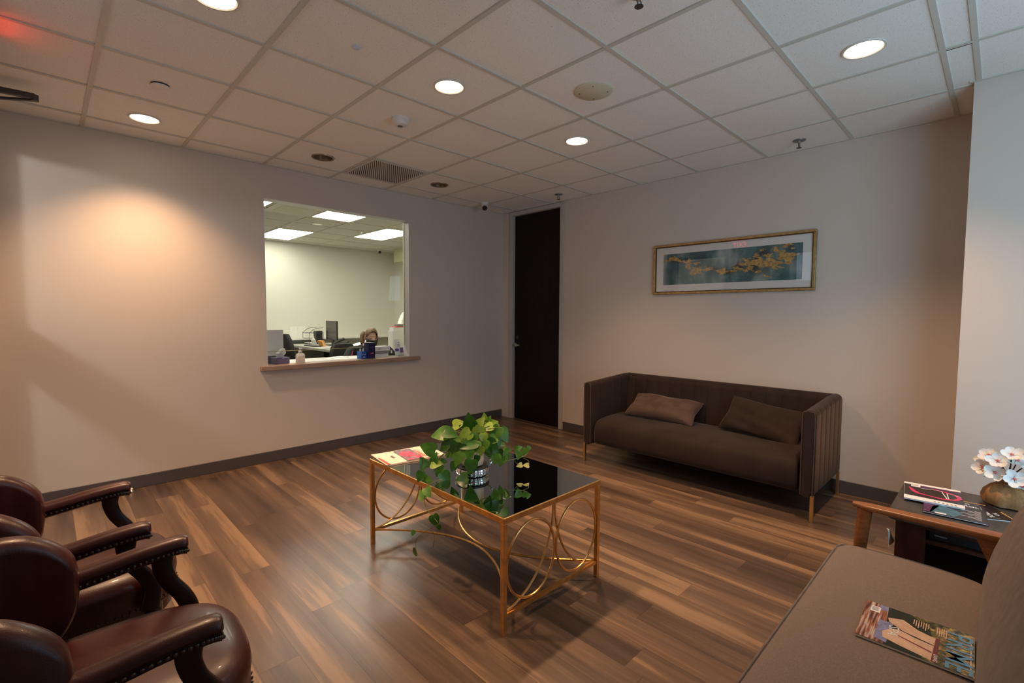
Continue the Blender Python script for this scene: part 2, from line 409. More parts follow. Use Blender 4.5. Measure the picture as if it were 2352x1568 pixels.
def tag(o, label, cat, group=None):
    o['label'] = label; o['category'] = cat
    if group: o['group'] = group
    return o
def thing(name, label, cat, loc=(0,0,0), rz=0., group=None):
    o = bpy.data.objects.new(name, None); COL.objects.link(o); o.location = loc; o.rotation_euler = (0, 0, rz)
    o.empty_display_size = .05
    return tag(o, label, cat, group)
def struct(o): o['kind'] = 'structure'; return o
def sempty(name, loc=(0,0,0)):
    o = bpy.data.objects.new(name, None); COL.objects.link(o); o.location = loc; o.empty_display_size = .05
    return struct(o)
def copy_tree(o, parent=None):
    c = o.copy(); COL.objects.link(c)
    if parent is not None: c.parent = parent
    for ch in list(o.children): copy_tree(ch, c)
    return c
def text_mesh(body, name, m, parent, origin, xdir, ydir, size, align='LEFT', extrude=.0003, shear=0., bold=0.):
    cu = bpy.data.curves.new('t', 'FONT'); cu.body = body; cu.size = size; cu.align_x = align; cu.extrude = extrude; cu.shear = shear; cu.offset = bold; cu.resolution_u = 3
    t = bpy.data.objects.new('t', cu); COL.objects.link(t)
    dg = bpy.context.evaluated_depsgraph_get()
    me = bpy.data.meshes.new_from_object(t.evaluated_get(dg)); bpy.data.objects.remove(t)
    me.name = name
    X = Vector(xdir).normalized(); Y = Vector(ydir).normalized(); Z = X.cross(Y)
    R = Matrix((X, Y, Z)).transposed().to_4x4()
    me.transform(Matrix.Translation(Vector(origin)) @ R)
    me.materials.clear(); me.materials.append(m)
    o = bpy.data.objects.new(name, me); COL.objects.link(o); o.parent = parent
    return o
def spline(pts, n=8):
    """Catmull-Rom through points"""
    P = [Vector(p) for p in pts]; P = [P[0]*2-P[1]] + P + [P[-1]*2-P[-2]]
    out = []
    for i in range(1, len(P)-2):
        for k in range(n):
            t = k/n; a, b, c, d = P[i-1:i+3]
            out.append(.5*((2*b) + (c-a)*t + (2*a-5*b+4*c-d)*t*t + (3*b-a-3*c+d)*t**3))
    out.append(P[-2]); return out
def rrect(w, h, r, n=4):
    """rounded rectangle outline centred at 0"""
    out = []
    for cx, cy, a0 in ((w/2-r, h/2-r, 0), (-w/2+r, h/2-r, PI/2), (-w/2+r, -h/2+r, PI), (w/2-r, -h/2+r, 1.5*PI)):
        for k in range(n+1):
            a = a0 + PI/2*k/n; out.append((cx + r*math.cos(a), cy + r*math.sin(a)))
    return out

# ================================================================ SETTING
GX0, GTX, GY0, GT = -4.2550, .6181, .3362, .6096
gxs = [GX0 + c*GTX for c in range(-2, 7)]
gys = [GY0 - r*GT for r in range(1, 8)] + [-4.519, -4.640] + [-4.640 - .6096*k for k in range(1, 5)]

MB().box((-7.4, -7.4, -.1), (.14, .12, 0)).build('floor', M['floor'], smooth=False)['kind'] = 'structure'
# wall with the reception window
wx0, wx1, wz0, wz1 = -3.025, -1.478, .875, 2.466
w = MB(); w.box((-7.4, 0, 0), (wx0, .12, H)); w.box((wx1, 0, 0), (.14, .12, H)); w.box((wx0, 0, 0), (wx1, .12, wz0)); w.box((wx0, 0, wz1), (wx1, .12, H))
struct(w.build('wall_left', M['wall'], smooth=False))
# wall with the door (x = 0)
dy0, dy1, dz1 = -.205, -1.022, 2.705
w = MB(); w.box((0, -.15, 0), (.14, 0, H)); w.box((0, -4.63, 0), (.14, -1.075, H)); w.box((0, -1.075, dz1+.05), (.14, -.15, H))
struct(w.build('wall_right', M['wall'], smooth=False))
struct(MB().box((-.588, -7.4, 0), (.14, -4.62, H)).build('wall_front', M['wall'], smooth=False))
# left wall holding the glazed entry door
gy_0, gy_1, gtop = -.15, -1.15, 2.515
w = MB(); w.box((-4.86, gy_0, 0), (-4.76, 0, H)); w.box((-4.86, -1.75, 0), (-4.76, gy_1, H)); w.box((-4.86, gy_1, gtop+.04), (-4.76, gy_0, H))
struct(w.build('wall_entry', M['wall'], smooth=False))
w = MB(); w.box((-7.4, -1.85, 0), (-4.76, -1.75, H)); struct(w.build('wall_hallway', M['wall'], smooth=False))
struct(MB().box((-7.5, -1.85, 0), (-7.4, .12, H)).build('wall_hallway_end', M['wall'], smooth=False))
ax = -5.3
w = MB(); w.box((ax-.1, -2.12, 0), (ax, -1.85, H)); w.box((ax-.1, -7.4, 0), (ax, -3.2, H)); w.box((ax-.1, -3.2, 0), (ax, -2.12, 2.02)); w.box((ax-.1, -3.2, 2.56), (ax, -2.12, H))
struct(w.build('wall_alcove', M['wall'], smooth=False))
rx0, rx1, rz0, rz1, RY = -3.4, -1.7, .25, 2.5, -6.4
w = MB(); w.box((-5.4, RY-.1, 0), (rx0, RY, H)); w.box((rx1, RY-.1, 0), (.14, RY, H)); w.box((rx0, RY-.1, 0), (rx1, RY, rz0)); w.box((rx0, RY-.1, rz1), (rx1, RY, H))
struct(w.build('wall_rear', M['wall'], smooth=False))

def window(name, pts, axis, glass=True):
    """simple framed pane: pts=(a0,a1,z0,z1), axis 'x' plane at fixed x or 'y'"""
    a0, a1, z0, z1, fixed = pts
    e = sempty(name, (fixed, (a0+a1)/2, z0) if axis == 'x' else ((a0+a1)/2, fixed, z0))
    hw = (a1-a0)/2; hh = z1-z0; f = MB()
    def bx(u0, u1, w0, w1):
        if axis == 'x': f.box((-.04, u0, w0), (.04, u1, w1))
        else: f.box((u0, -.04, w0), (u1, .04, w1))
    bx(-hw, -hw+.05, 0, hh); bx(hw-.05, hw, 0, hh); bx(-hw+.05, hw-.05, 0, .05); bx(-hw+.05, hw-.05, hh-.05, hh); bx(-.025, .025, .05, hh-.05)
    f.build('window_frame', M['dark_metal'], e, smooth=False)
    g = MB()
    if axis == 'x': g.poly([(0, -hw, 0), (0, hw, 0), (0, hw, hh), (0, -hw, hh)])
    else: g.poly([(-hw, 0, 0), (hw, 0, 0), (hw, 0, hh), (-hw, 0, hh)])
    g.build('pane', M['glass'], e, smooth=False)
    return e
window('window_2', (-3.2, -2.12, 2.02, 2.56, ax-.05), 'x')
window('window_3', (rx0, rx1, rz0, rz1, RY-.05), 'y')

# ---- ceiling with real cut-outs for the recessed lights
lights_on = [(-3.947, -.509), (-2.712, -2.409), (-1.459, -2.396), (-1.459, -4.237), (-3.925, -2.35)]
lights_off = [(-2.706, -.575), (-1.465, -.573)]
cans = lights_on + lights_off; CR, CS = .082, .105
def ceiling_mesh(x0, x1, y0, y1, holes):
    m = MB()
    xs = sorted(set([x0, x1] + [h[0]+s for h in holes for s in (-CS, CS)])); ys = sorted(set([y0, y1] + [h[1]+s for h in holes for s in (-CS, CS)]))
    def in_hole(x, y):
        for h in holes:
            if abs(x-h[0]) < CS and abs(y-h[1]) < CS: return True
        return False
    for a, b in zip(xs, xs[1:]):
        for c, d in zip(ys, ys[1:]):
            if not in_hole((a+b)/2, (c+d)/2): m.poly([(a, c, H), (a, d, H), (b, d, H), (b, c, H)])
    for hx, hy in holes:
        n = 32; A = []; B = []
        for k in range(n):
            t = 2*PI*(k+.5)/n; cx, sx = math.cos(t), math.sin(t); q = CS/max(abs(cx), abs(sx))
            A.append((hx+CR*cx, hy+CR*sx, H)); B.append([hx+q*cx, hy+q*sx, H])
        for i in range(4):   # snap nearest to corners
            t = PI/4+PI/2*i; k = int(round(t/(2*PI)*n-.5)) % n
            B[k] = [hx+CS*(1 if math.cos(t) > 0 else -1), hy+CS*(1 if math.sin(t) > 0 else -1), H]
        m.bridge(m.ring(A), m.ring(B))
    return m
c = ceiling_mesh(-7.4, .14, -7.4, .12, cans)
struct(c.build('ceiling', M['tile'], smooth=False))
g = MB()
TW = .024
for x in gxs: g.box((x-TW/2, -7.4, H-.007), (x+TW/2, 0, H+.001))
for y in gys: g.box((-5.3 if y < -1.85 else -4.76, y-TW/2, H-.0066), (0, y+TW/2, H+.0005))
g.box((-4.76, -.02, H-.0074), (0, 0, H)); g.box((-.02, -4.62, H-.0075), (0, 0, H)); g.box((-.608, -7.4, H-.0075), (-.588, -4.6, H))
struct(g.build('trim_1', M['tbar'], smooth=False))
struct(MB().cbox((-1.153, -4.58, H-.003), (.022, .10, .006)).build('trim_2', M['void'], smooth=False))
# baseboards
b = MB(); b.box((-4.76, -.012, 0), (-.02, 0, .1)); struct(b.build('baseboard_left', M['base'], bevel=.003))
b = MB(); b.box((-.012, -4.62, 0), (0, -1.09, .1)); struct(b.build('baseboard_right', M['base'], bevel=.003))
b = MB(); b.box((-.60, -7.4, 0), (-.588, -4.608, .1)); b.box((-.60, -4.62, 0), (0, -4.608, .1)); struct(b.build('baseboard_front', M['base'], bevel=.003))
b = MB(); b.box((-4.76, -1.75, 0), (-4.748, gy_1-.06, .1)); struct(b.build('baseboard_entry', M['base'], bevel=.003))
# mahogany door
d = sempty('door_1', (0, (dy0+dy1)/2, 0)); hw = (dy0-dy1)/2
dp = MB().box((.03, -hw+.003, .012), (.075, hw-.003, dz1-.004)).build('door_panel', M['door'], d, smooth=False)
f = MB()
f.box((-.018, hw, 0), (.14, hw+.055, dz1+.05)); f.box((-.018, -hw-.053, 0), (.14, -hw, dz1+.05)); f.box((-.018, -hw, dz1), (.14, hw, dz1+.05))
f.build('door_frame', M['jamb'], d, smooth=False, bevel=.003)
MB().box((.075, hw-.002, 0), (.09, hw+.03, dz1)).box((.074, -hw, 0), (.14, hw, dz1)).build('door_stop', M['void'], d, smooth=False)
h = MB(); h.tube([(.03, hw-.065, 1.0), (-.015, hw-.065, 1.0)], .026, 16); h.tube(spline([(-.015, hw-.065, 1.0), (-.04, hw-.068, 1.0), (-.045, hw-.10, 1.002), (-.042, hw-.165, 1.0)], 5), .010, 10)
h.build('door_handle', M['chrome'], dp)
MB().tube([(.03, hw-.065, 1.10), (.012, hw-.065, 1.10)], .022, 16).build('deadbolt', M['dark_metal'], dp)
# glazed entry door in the left wall
d = sempty('door_2', (-4.79, (gy_0+gy_1)/2, 0)); hw = (gy_0-gy_1)/2
f = MB(); f.box((-.02, -hw, 0), (.02, -hw+.06, gtop)); f.box((-.02, hw-.012, 0), (.02, hw, gtop)); f.box((-.02, -hw+.06, 1.15), (.02, hw-.012, 1.455)); f.box((-.02, -hw+.06, 0), (.02, hw-.012, .12)); f.box((-.02, -hw, gtop), (.02, hw, gtop+.04))
f.build('door_frame', M['dark_metal'], d, smooth=False)
MB().poly([(0, -hw, .1), (0, hw, .1), (0, hw, gtop), (0, -hw, gtop)]).build('pane', M['glass'], d, smooth=False)
k = MB(); yy = lambda y: y-(gy_0+gy_1)/2
k.box((.03, yy(-1.05), 2.635), (.085, yy(-.86), 2.70)); k.sqbar((.03, yy(-.611), 2.705), (.295, yy(-.642), 2.705), .030, .030); k.sqbar((.295, yy(-.63), 2.688), (.035, yy(-.447), 2.688), .022, .012)
k.tube([(.295, yy(-.64), 2.68), (.295, yy(-.64), 2.715)], .018, 12)
k.build('door_closer', M['dark_metal'], d, smooth=False)
# exit sign on the entry wall
e = thing('exit_sign', 'glowing red exit sign at the ceiling by the top left corner', 'sign', (-4.63, -1.395, 2.65))
MB().box((-.03, -.16, -.015), (.012, .16, .115)).box((-.13, -.03, .03), (-.03, .03, .08)).build('sign_box', M['black_plastic'], e, smooth=False, bevel=.004)
text_mesh('EXIT', 'sign_letters', M['exit_red'], e, (.0135, -.125, .006), (0, 1, 0), (0, 0, 1), .115, bold=.002)
MB().box((-.025, -.15, .115), (.004, .15, .118)).build('sign_lamp', M['exit_red'], e, smooth=False)

# ---- reception window
wn = sempty('window_1', ((wx0+wx1)/2, 0, wz0)); hw = (wx1-wx0)/2; hh = wz1-wz0
f = MB(); f.box((-hw-.001, .001, 0), (-hw+.006, .125, hh)); f.box((hw-.006, .001, 0), (hw+.001, .125, hh)); f.box((-hw, .001, hh-.006), (hw, .125, hh+.001))
f.build('window_frame', M['counter'], wn, smooth=False)
MB().box((-hw-.062, -.055, -.004), (hw+.115, .13, .038)).build('window_sill', M['sill'], wn, smooth=True, bevel=.004)
MB().box((-hw+.006, .095, .165), (hw-.006, .101, hh-.006)).build('pane', M['glass'], wn, smooth=False)
MB().box((-hw+.006, .094, .160), (hw-.55, .102, .165)).box((hw-.012, .094, .165), (hw-.007, .102, hh-.006)).build('pane_edge', mat('glass_edge', (.52, .50, .24), .3), wn, smooth=False)

# ================================================================ RECESSED LIGHTS AND CEILING FIXTURES
def downlight(x, y, on, label):
    t = thing('recessed_downlight', label, 'ceiling light', (x, y, H), 0, 'recessed downlights in the waiting room ceiling')
    n = 32
    r = MB(); prof = [(CR-.002, .0), (CR-.002, -.004), (CR+.004, -.008), (CR+.012, -.007), (CR+.014, -.0005)]
    r.lathe(prof, n); r.bm.faces.ensure_lookup_table()
    for f in [f for f in r.bm.faces if len(f.verts) > 8]: r.bm.faces.remove(f)
    r.build('trim_ring', M['ring'] if on else M['reflector'], t)  # same trim, painted paler on lit lamps to carry their glare
    c = MB(); c.lathe([(CR-.001, -.002), (CR-.006, .05), (CR-.014, .10), (.0, .10)] if not on else [(CR-.001, -.002), (CR-.003, .012), (CR-.003, .06), (0, .06)], n)
    for f in [f for f in c.bm.faces if len(f.verts) > 8]: c.bm.faces.remove(f)
    rf_ = c.build('reflector', M['reflector'], t)
    if on:
        MB().disc((0, 0, -.002), CR-.0025, n).build('bulb', M['lamp_on'], rf_, smooth=False)
        ld = bpy.data.lights.new('downlight_beam', 'SPOT'); ld.energy = 166; ld.color = (1, .595, .335); ld.spot_size = math.radians(114); ld.spot_blend = .85; ld.shadow_soft_size = .055
        lo = bpy.data.objects.new('downlight_beam', ld); COL.objects.link(lo); lo.parent = t; lo.location = (0, 0, -.012)
    else:
        MB().ell((0, 0, .07), (.045, .045, .028)).build('bulb', M['white_plastic'], rf_)
    return t
onl = ['lit round downlight close to the wall, left of the reception window', 'lit round downlight in the ceiling, middle of the frame, left of the round speaker cover',
       'lit round downlight in the ceiling, between speaker cover and dark door', 'lit round downlight at upper right, nearest the double ceiling bar',
       'lit round downlight cut by the top edge of the photo']
for i, (x, y) in enumerate(lights_on): downlight(x, y, True, onl[i])
downlight(*lights_off[0], False, 'unlit dark downlight left of the square air vent')
downlight(*lights_off[1], False, 'unlit dark downlight right of the square air vent')

s = thing('ceiling_speaker', 'large round yellowed speaker cover in the ceiling', 'speaker', (-2.056, -2.988, H))
MB().lathe([(.118, 0), (.118, -.006), (.110, -.012), (0, -.014)], 40).build('cover', M['yellowed'], s)
for a in range(4): MB().lathe([(.004, -.012), (.004, -.0150), (0, -.0155)], 10, (.085*math.cos(a*PI/2+.6), .085*math.sin(a*PI/2+.6), 0)).build('screw', M['dark_metal'], s)
s = thing('smoke_detector', 'white smoke detector on the ceiling left of the middle downlight', 'smoke detector', (-2.67, -1.784, H))
MB().lathe([(.062, 0), (.062, -.02), (.055, -.026), (.05, -.045), (.035, -.052), (0, -.053)], 32).build('detector_body', M['white_plastic'], s)
MB().lathe([(.018, -.05), (.018, -.056), (0, -.057)], 16, (0, 0, 0)).build('sensor_grille', M['grey_ink'], s)
s = thing('sprinkler_cap', 'flat white round sprinkler cap in the upper left ceiling', 'sprinkler', (-3.954, -1.194, H))
MB().lathe([(.048, -.008), (.048, -.013), (0, -.014)], 28).build('cap', M['white_plastic'], s); MB().lathe([(.046, 0), (.046, -.008)], 28).build('gap_ring', M['void'], s)
s = thing('ceiling_sensor', 'tiny bluish white sensor button in the ceiling tile above the smoke detector', 'sensor', (-3.308, -2.418, H))
MB().lathe([(.022, 0), (.022, -.004), (.014, -.012), (0, -.016)], 20).build('sensor_cap', mat('pale_blue_plastic', (.62, .62, .68), .4), s)
def sprinkler(x, y, lab):
    s = thing('fire_sprinkler', lab, 'sprinkler', (x, y, H), 0, 'pendent sprinkler heads')
    MB().lathe([(.046, 0), (.044, -.006), (.028, -.010), (.012, -.010)], 24).build('escutcheon', mat('grey_metal', (.24, .23, .21), .4, .5), s)
    MB().lathe([(.013, -.008), (.013, -.022), (.008, -.026), (.008, -.034)], 14).build('sprinkler_body', M['chrome'], s)
    a = MB(); a.tube(spline([(.010, 0, -.026), (.017, 0, -.040), (.004, 0, -.056)], 4), .0028, 6); a.tube(spline([(-.010, 0, -.026), (-.017, 0, -.040), (-.004, 0, -.056)], 4), .0028, 6)
    a.build('frame_arms', M['dark_metal'], s)
    MB().lathe([(.019, -.057), (.019, -.059), (0, -.059)], 16).build('deflector', M['dark_metal'], s)
sprinkler(-.247, -3.628, 'sprinkler head near the wall above the framed painting')
sprinkler(-.274, -1.211, 'sprinkler head near the wall above the dark door')
sprinkler(-2.648, -3.655, 'sprinkler head cut off by the top edge of the photo')
# air vent
s = thing('air_vent', 'square slatted air vent in the ceiling above the reception window', 'vent', (-2.092, -.578, H))
f = MB(); W = .292
for q in (((-W, -W, -.010), (W, -W+.022, -.001)), ((-W, W-.022, -.010), (W, W, -.001)), ((-W, -W+.022, -.010), (-W+.022, W-.022, -.001)), ((W-.022, -W+.022, -.010), (W, W-.022, -.001))): f.box(*q)
f.build('vent_frame', M['vent'], s, smooth=False)
MB().box((-W+.02, -W+.02, -.003), (W-.02, W-.02, -.0012)).build('backing', M['void'], s, smooth=False)
f = MB()
dd = Vector((.50, .866, 0)); nn = Vector((.866, -.50, 0)); ww = W-.02
for k in range(-22, 23):
    o_ = nn*(k*.0185); ts = []
    lo_, hi_ = -9, 9
    for c_ in (0, 1):
        a_, b_ = sorted(((-ww-o_[c_])/dd[c_], (ww-o_[c_])/dd[c_])); lo_, hi_ = max(lo_, a_), min(hi_, b_)
    if hi_-lo_ > .02: f.sqbar(o_+dd*lo_+Vector((0, 0, -.0065)), o_+dd*hi_+Vector((0, 0, -.0065)), .0112, .005)
f.build('slats', M['vent'], s, smooth=False)
def camera_dome(x, y, rz, lab):
    s = thing('security_camera', lab, 'security camera', (x, y, H), rz)
    MB().lathe([(.050, 0), (.050, -.02), (.046, -.032)], 28).build('camera_base', M['white_plastic'], s)
    MB().ell((0, 0, -.052), (.043, .043, .045)).build('camera_ball', M['white_plastic'], s)
    MB().tube([(.0, -.022, -.066), (.0, -.036, -.074), (0, -.040, -.0765)], [.031, .030, .024], 24).build('camera_lens', M['black_plastic'], s)
camera_dome(-.591, -.30, math.radians(-40), 'white turret security camera on the ceiling in the corner by the dark door')

# ================================================================ PICTURE
p = thing('framed_painting', 'wide framed abstract painting in teal and gold above the brown sofa', 'picture', (-.002, -2.998, 1.861))
hw, hh = .722, .247
f = MB(); fw = .022
for a, bb in (((-.026, -hw, -hh), (0, hw, -hh+fw)), ((-.026, -hw, hh-fw), (0, hw, hh)), ((-.026, -hw, -hh+fw), (0, -hw+fw, hh-fw)), ((-.026, hw-fw, -hh+fw), (0, hw, hh-fw))): f.box(a, bb)
f.build('frame', M['frame_gold'], p, bevel=.003, seg=2)
f = MB(); q = fw+.007
for a, bb in (((-.018, -hw+fw, -hh+fw), (-.004, hw-fw, -hh+q)), ((-.018, -hw+fw, hh-q), (-.004, hw-fw, hh-fw)), ((-.018, -hw+fw, -hh+q), (-.004, -hw+q, hh-q)), ((-.018, hw-q, -hh+q), (-.004, hw-fw, hh-q))): f.box(a, bb)
f.build('inner_edge', M['frame_dark'], p, smooth=False)
MB().box((-.008, -hw+.02, -hh+.02), (-.004, hw-.02, hh-.02)).build('mat_board', M['mat_board'], p, smooth=False)
a = MB().box((-.0005, -.62, -.152), (.0005, .62, .152)).build('painting', M['art'], p, smooth=False); a.location = (-.0088, -.003, .0)
MB().poly([(-.013, -hw+.02, -hh+.02), (-.013, hw-.02, -hh+.02), (-.013, hw-.02, hh-.02), (-.013, -hw+.02, hh-.02)]).build('glass', M['pic_glass'], p, smooth=False)

# ================================================================ BROWN SOFA
so = thing('sofa', 'dark brown velvet sofa with channel tufting and thin brass legs', 'sofa', (-.44, -2.985, 0))
SL = .965       # half length along y
def channel_slab(u0, u1, z0, ztop, nch, depth, place, th):
    """slab with vertical channels. u along length; place(u, n, z) -> point; th thickness"""
    m = MB(); per = 8; nseg = nch*per; rings = []
    for i in range(nseg+1):
        t = i/nseg; u = u0+(u1-u0)*t; ph = (t*nch) % 1.
        dent = depth*(1-(1-abs(2*ph-1)**3.0)); dent = depth*abs(2*ph-1)**6 if nch else 0
        zt = ztop(t); z = z0; hgt = zt-z0; r = th*.48
        pr = rrect(th-2*dent, hgt, min(r, (th-2*dent)*.48), 4)
        if i in (0, nseg): pr = [(a*.62, bb*.985) for a, bb in pr]
        rings.append([place(u, a, z+hgt/2+bb) for a, bb in pr])
    m.loft(rings); return m
# backrest: along y, leaning
def pb(u, n, z): return (.30 + n + .10*(z-.45), u, z)
channel_slab(-SL+.03, SL-.03, .17, lambda t: .80, 15, .011, pb, .125).build('backrest', M['velvet'], so)
def parm(sy):
    def f(u, n, z): return (u, sy*(SL-.042)+n, z)
    return f
for sy in (1, -1):
    arm_ = channel_slab(-.388, .37, .165, lambda t: .765+.035*min(1, t*1.2), 6, .0045, parm(sy), .092).build('armrest', M['velvet'], so)
    pp = MB()
    for s2 in (1, -1): pp.tube(spline([(-.384, sy*(SL-.042)+s2*.036, .18), (-.386, sy*(SL-.042)+s2*.038, .5), (-.386, sy*(SL-.042)+s2*.036, .73), (-.384, sy*(SL-.042)+s2*.018, .757)], 6), .0035, 6)
    pp.build('piping', M['pillow'], arm_)  # piping in the paler pillow velvet, a highlight painted into its colour
# seat: rounded body between the arms
def seatf():
    m = MB(); nu = 40; rings = []
    for i in range(nu+1):
        t = i/nu; y = -SL+.086 + (2*SL-.172)*t
        puff = .016*math.sin(PI*t)**.4 + .004*math.sin(9*t+1)+.003*math.sin(23*t)
        dip = .010*math.exp(-((t-.36)/.12)**2)+.012*math.exp(-((t-.68)/.13)**2)
        pr = [(-.345, .165), (-.37, .20), (-.374, .26), (-.370, .33), (-.352, .375+puff*.5), (-.31, .402+puff-dip*.3), (-.22, .416+puff-dip), (-.08, .424+puff-dip), (.10, .426+puff*.7), (.28, .42), (.30, .30), (.28, .165)]
        rings.append([(x, y, z) for x, z in pr])
    m.loft(rings); return m
seatf().build('seat', M['velvet'], so, subsurf=1)
for sx, sy in ((-1, 1), (-1, -1), (1, 1), (1, -1)):
    MB().box((sx*.37-.011, sy*.957-.011, 0), (sx*.37+.011, sy*.957+.011, .185)).build('leg', M['brass'], so, smooth=False, bevel=.002)
def cushion(w, h, th, seed, pinch=.25):
    m = MB(); nu, nv = 22, 14; rnd = random.Random(seed)
    ph = [rnd.random()*6 for _ in range(6)]
    V = {}
    for side in (1, -1):
        for i in range(nu+1):
            for j in range(nv+1):
                edge = i in (0, nu) or j in (0, nv)
                if side == -1 and edge: V[(side, i, j)] = V[(1, i, j)]; continue
                a, b = 2*i/nu-1, 2*j/nv-1
                t = max(0, (1-abs(a)**2.6))**.55*max(0, (1-abs(b)**2.6))**.55
                wr = 1+.14*math.sin(5*a+ph[0]+3*b)+.07*math.sin(11*b+ph[1]+4*a)+.05*math.sin(17*a+ph[2]-6*b)
                x = a*w/2*(1-.06*(1-abs(b))*abs(a)**3 + .03*abs(b)*abs(a)); y = b*h/2*(1-.10*(1-abs(a)**2)*abs(b)**3+.04*abs(a*b))
                V[(side, i, j)] = m.v((x, y, side*th/2*t*wr))
    for side in (1, -1):
        for i in range(nu):
            for j in range(nv):
                q = [V[(side, i, j)], V[(side, i+1, j)], V[(side, i+1, j+1)], V[(side, i, j+1)]]
                m.face(q if side == 1 else q[::-1])
    return m
pl = cushion(.66, .33, .165, 3).build('throw_pillow', M['pillow'], None, subsurf=1)
tag(pl, 'light brown velvet lumbar pillow lying flat at the left end of the brown sofa', 'pillow', 'velvet pillows on the brown sofa')
pl.rotation_euler = Euler((math.radians(30), math.radians(2), math.radians(-85)), 'XYZ'); pl.location = (-.365, -2.60, .528)
pl = cushion(.64, .34, .14, 8).build('throw_pillow', M['velvet'], None, subsurf=1)
tag(pl, 'dark brown velvet lumbar pillow leaning against the sofa back near its right arm', 'pillow', 'velvet pillows on the brown sofa')
pl.rotation_euler = Euler((math.radians(52), math.radians(5), math.radians(-99)), 'XYZ'); pl.location = (-.36, -3.47, .552)

# ================================================================ COFFEE TABLE
ct = thing('coffee_table', 'gold framed coffee table with black mirror top and ring ends', 'table', (-2.7665, -2.740, 0))
TX, TY, TZ = .3435, .583, .527; q = .011
r = MB()
for sx in (1, -1): r.box((sx*TX-q, -TY-q, TZ-.026), (sx*TX+q, TY+q, TZ))
for sy in (1, -1): r.box((-TX+q, sy*TY-q, TZ-.026), (TX-q, sy*TY+q, TZ))
r.build('top_rim', M['gold'], ct, smooth=False, bevel=.0015)
MB().box((-TX-q+.005, -TY-q+.005, TZ+.0002), (TX+q-.005, TY+q-.005, TZ+.002)).build('tabletop', M['mirror_black'], ct, smooth=False)
for sx in (1, -1):
    for sy in (1, -1): MB().box((sx*TX-q, sy*TY-q, 0), (sx*TX+q, sy*TY+q, TZ-.026)).build('leg', M['gold'], ct, smooth=False, bevel=.0015)
for sy in (1, -1):
    MB().box((-TX+q, sy*TY-.008, .075), (TX-q, sy*TY+.008, .092)).build('end_rail', M['gold'], ct, smooth=False)
    zc = .287; R = (TX-q)/2
    for sx in (1, -1):
        MB().tube([(sx*R + (R-.006)*math.cos(2*PI*k/40), sy*TY, zc + .178*math.sin(2*PI*k/40)) for k in range(41)], .0058, 8, caps=False).build('ring', M['gold'], ct, weld=True)
        MB().tube([(sx*((TX-q)*(1-math.sin(PI/2*k/20)*1.)+.005), sy*(TY+.004*0)-sy*.010, .094 + (TZ-.026-.094)*(1-math.cos(PI/2*k/20))) for k in range(21)], .0052, 8).build('end_arc', M['gold'], ct)
for sx in (1, -1):
    pts = [(sx*(.014+(TX-q-.014)*(abs(t)**1.9)), t*(TY-q), .087) for t in [k/16-1 for k in range(33)]]
    MB().tube(pts, .0065, 8).build('curved_stretcher', M['gold'], ct)

# newspaper on the table
nw = thing('newspaper', 'folded newspaper with a pink flower picture on the corner of the glass table', 'newspaper', (-2.922, -2.262, .5292), math.radians(-8))
def sheet(w, h, z, amp, ph):
    m = MB(); m.grid(lambda a, b: ((a-.5)*w, (b-.5)*h, z+amp*(math.sin(7*a+ph)*math.sin(5*b+ph)+1)), 14, 12); return m
for k in range(3):
    sheet(.37+.006*k, .262-.004*k, .0015+.0030*k, .0012, k*1.3).build('newspaper_page', M['newsprint'], nw, solid=.0006)
zz = .0125
# reading direction: -y (left to right as seen), top towards +x
MB().poly([(-.06, -.125, zz), (.05, -.125, zz), (.055, .105, zz), (-.055, .11, zz)]).build('flower_photo', M['purple_grey'], nw, smooth=False)
MB().ell((-.005, .0, zz), (.046, .066, .0012), 20, 8).ell((.03, -.085, zz), (.022, .036, .001), 14, 6).ell((-.03, -.105, zz), (.02, .018, .001), 14, 6).build('flower_print', M['pink'], nw)
text_mesh('Contagio', 'headline', M['red_ink'], nw, (.054, .065, zz+.0016), (0, -1, 0), (1, 0, 0), .046, shear=.2)
lines = MB()
for k in range(3): lines.poly([(.150+.008*k, .02, zz), (.153+.008*k, .02, zz), (.153+.008*k, .09-.02*k, zz), (.150+.008*k, .09-.02*k, zz)])
lines.poly([(.135, -.11, zz), (.16, -.11, zz), (.16, -.075, zz), (.135, -.075, zz)]); lines.poly([(-.11, -.03, zz), (-.095, -.03, zz), (-.095, .02, zz), (-.11, .02, zz)])
lines.build('small_print', M['grey_ink'], nw, smooth=False)
MB().poly([(-.182, -.13, zz-.001), (-.165, -.13, zz-.001), (-.172, .02, zz-.001), (-.182, .03, zz-.001)]).build('red_margin', M['red_ink'], nw, smooth=False)

# ---------------------------------------------------------------- potted pothos
pt = thing('potted_pothos', 'trailing green pothos in a silver fluted bowl on the glass coffee table', 'plant', (-2.846, -2.790, .5295))
MB().lathe([(.062, 0), (.078, .003), (.086, .012), (.088, .026), (.085, .040), (.079, .047), (.070, .045), (.0, .040)], 120, flute=24, fd=.022).build('silver_bowl', M['bright_chrome'], pt)
MB().lathe([(.088, .044), (.094, .047), (.094, .051), (.066, .052)], 40).build('bowl_rim', M['black_plastic'], pt)
MB().lathe([(.046, .050), (.058, .056), (.064, .09), (.062, .13), (.066, .160), (.058, .160), (.055, .15), (0, .148)], 36, flute=6, fd=.02).build('pot', M['cream'], pt)
MB().ell((.0, 0, .150), (.054, .054, .006)).build('soil', M['soil'], pt)
kn = MB(); kn.tube(spline([(.045, -.075, .05), (.055, -.085, .063), (.060, -.088, .074)], 4), .005, 8); kn.ell((.061, -.088, .080), (.009, .009, .009)); kn.build('bowl_knob', M['bright_chrome'], pt)
rv = Vector((.7149, -.6992, 0)); fv = Vector((-.6992, -.7149, 0)); uv = Vector((0, 0, 1)); PX = .1276*.002387
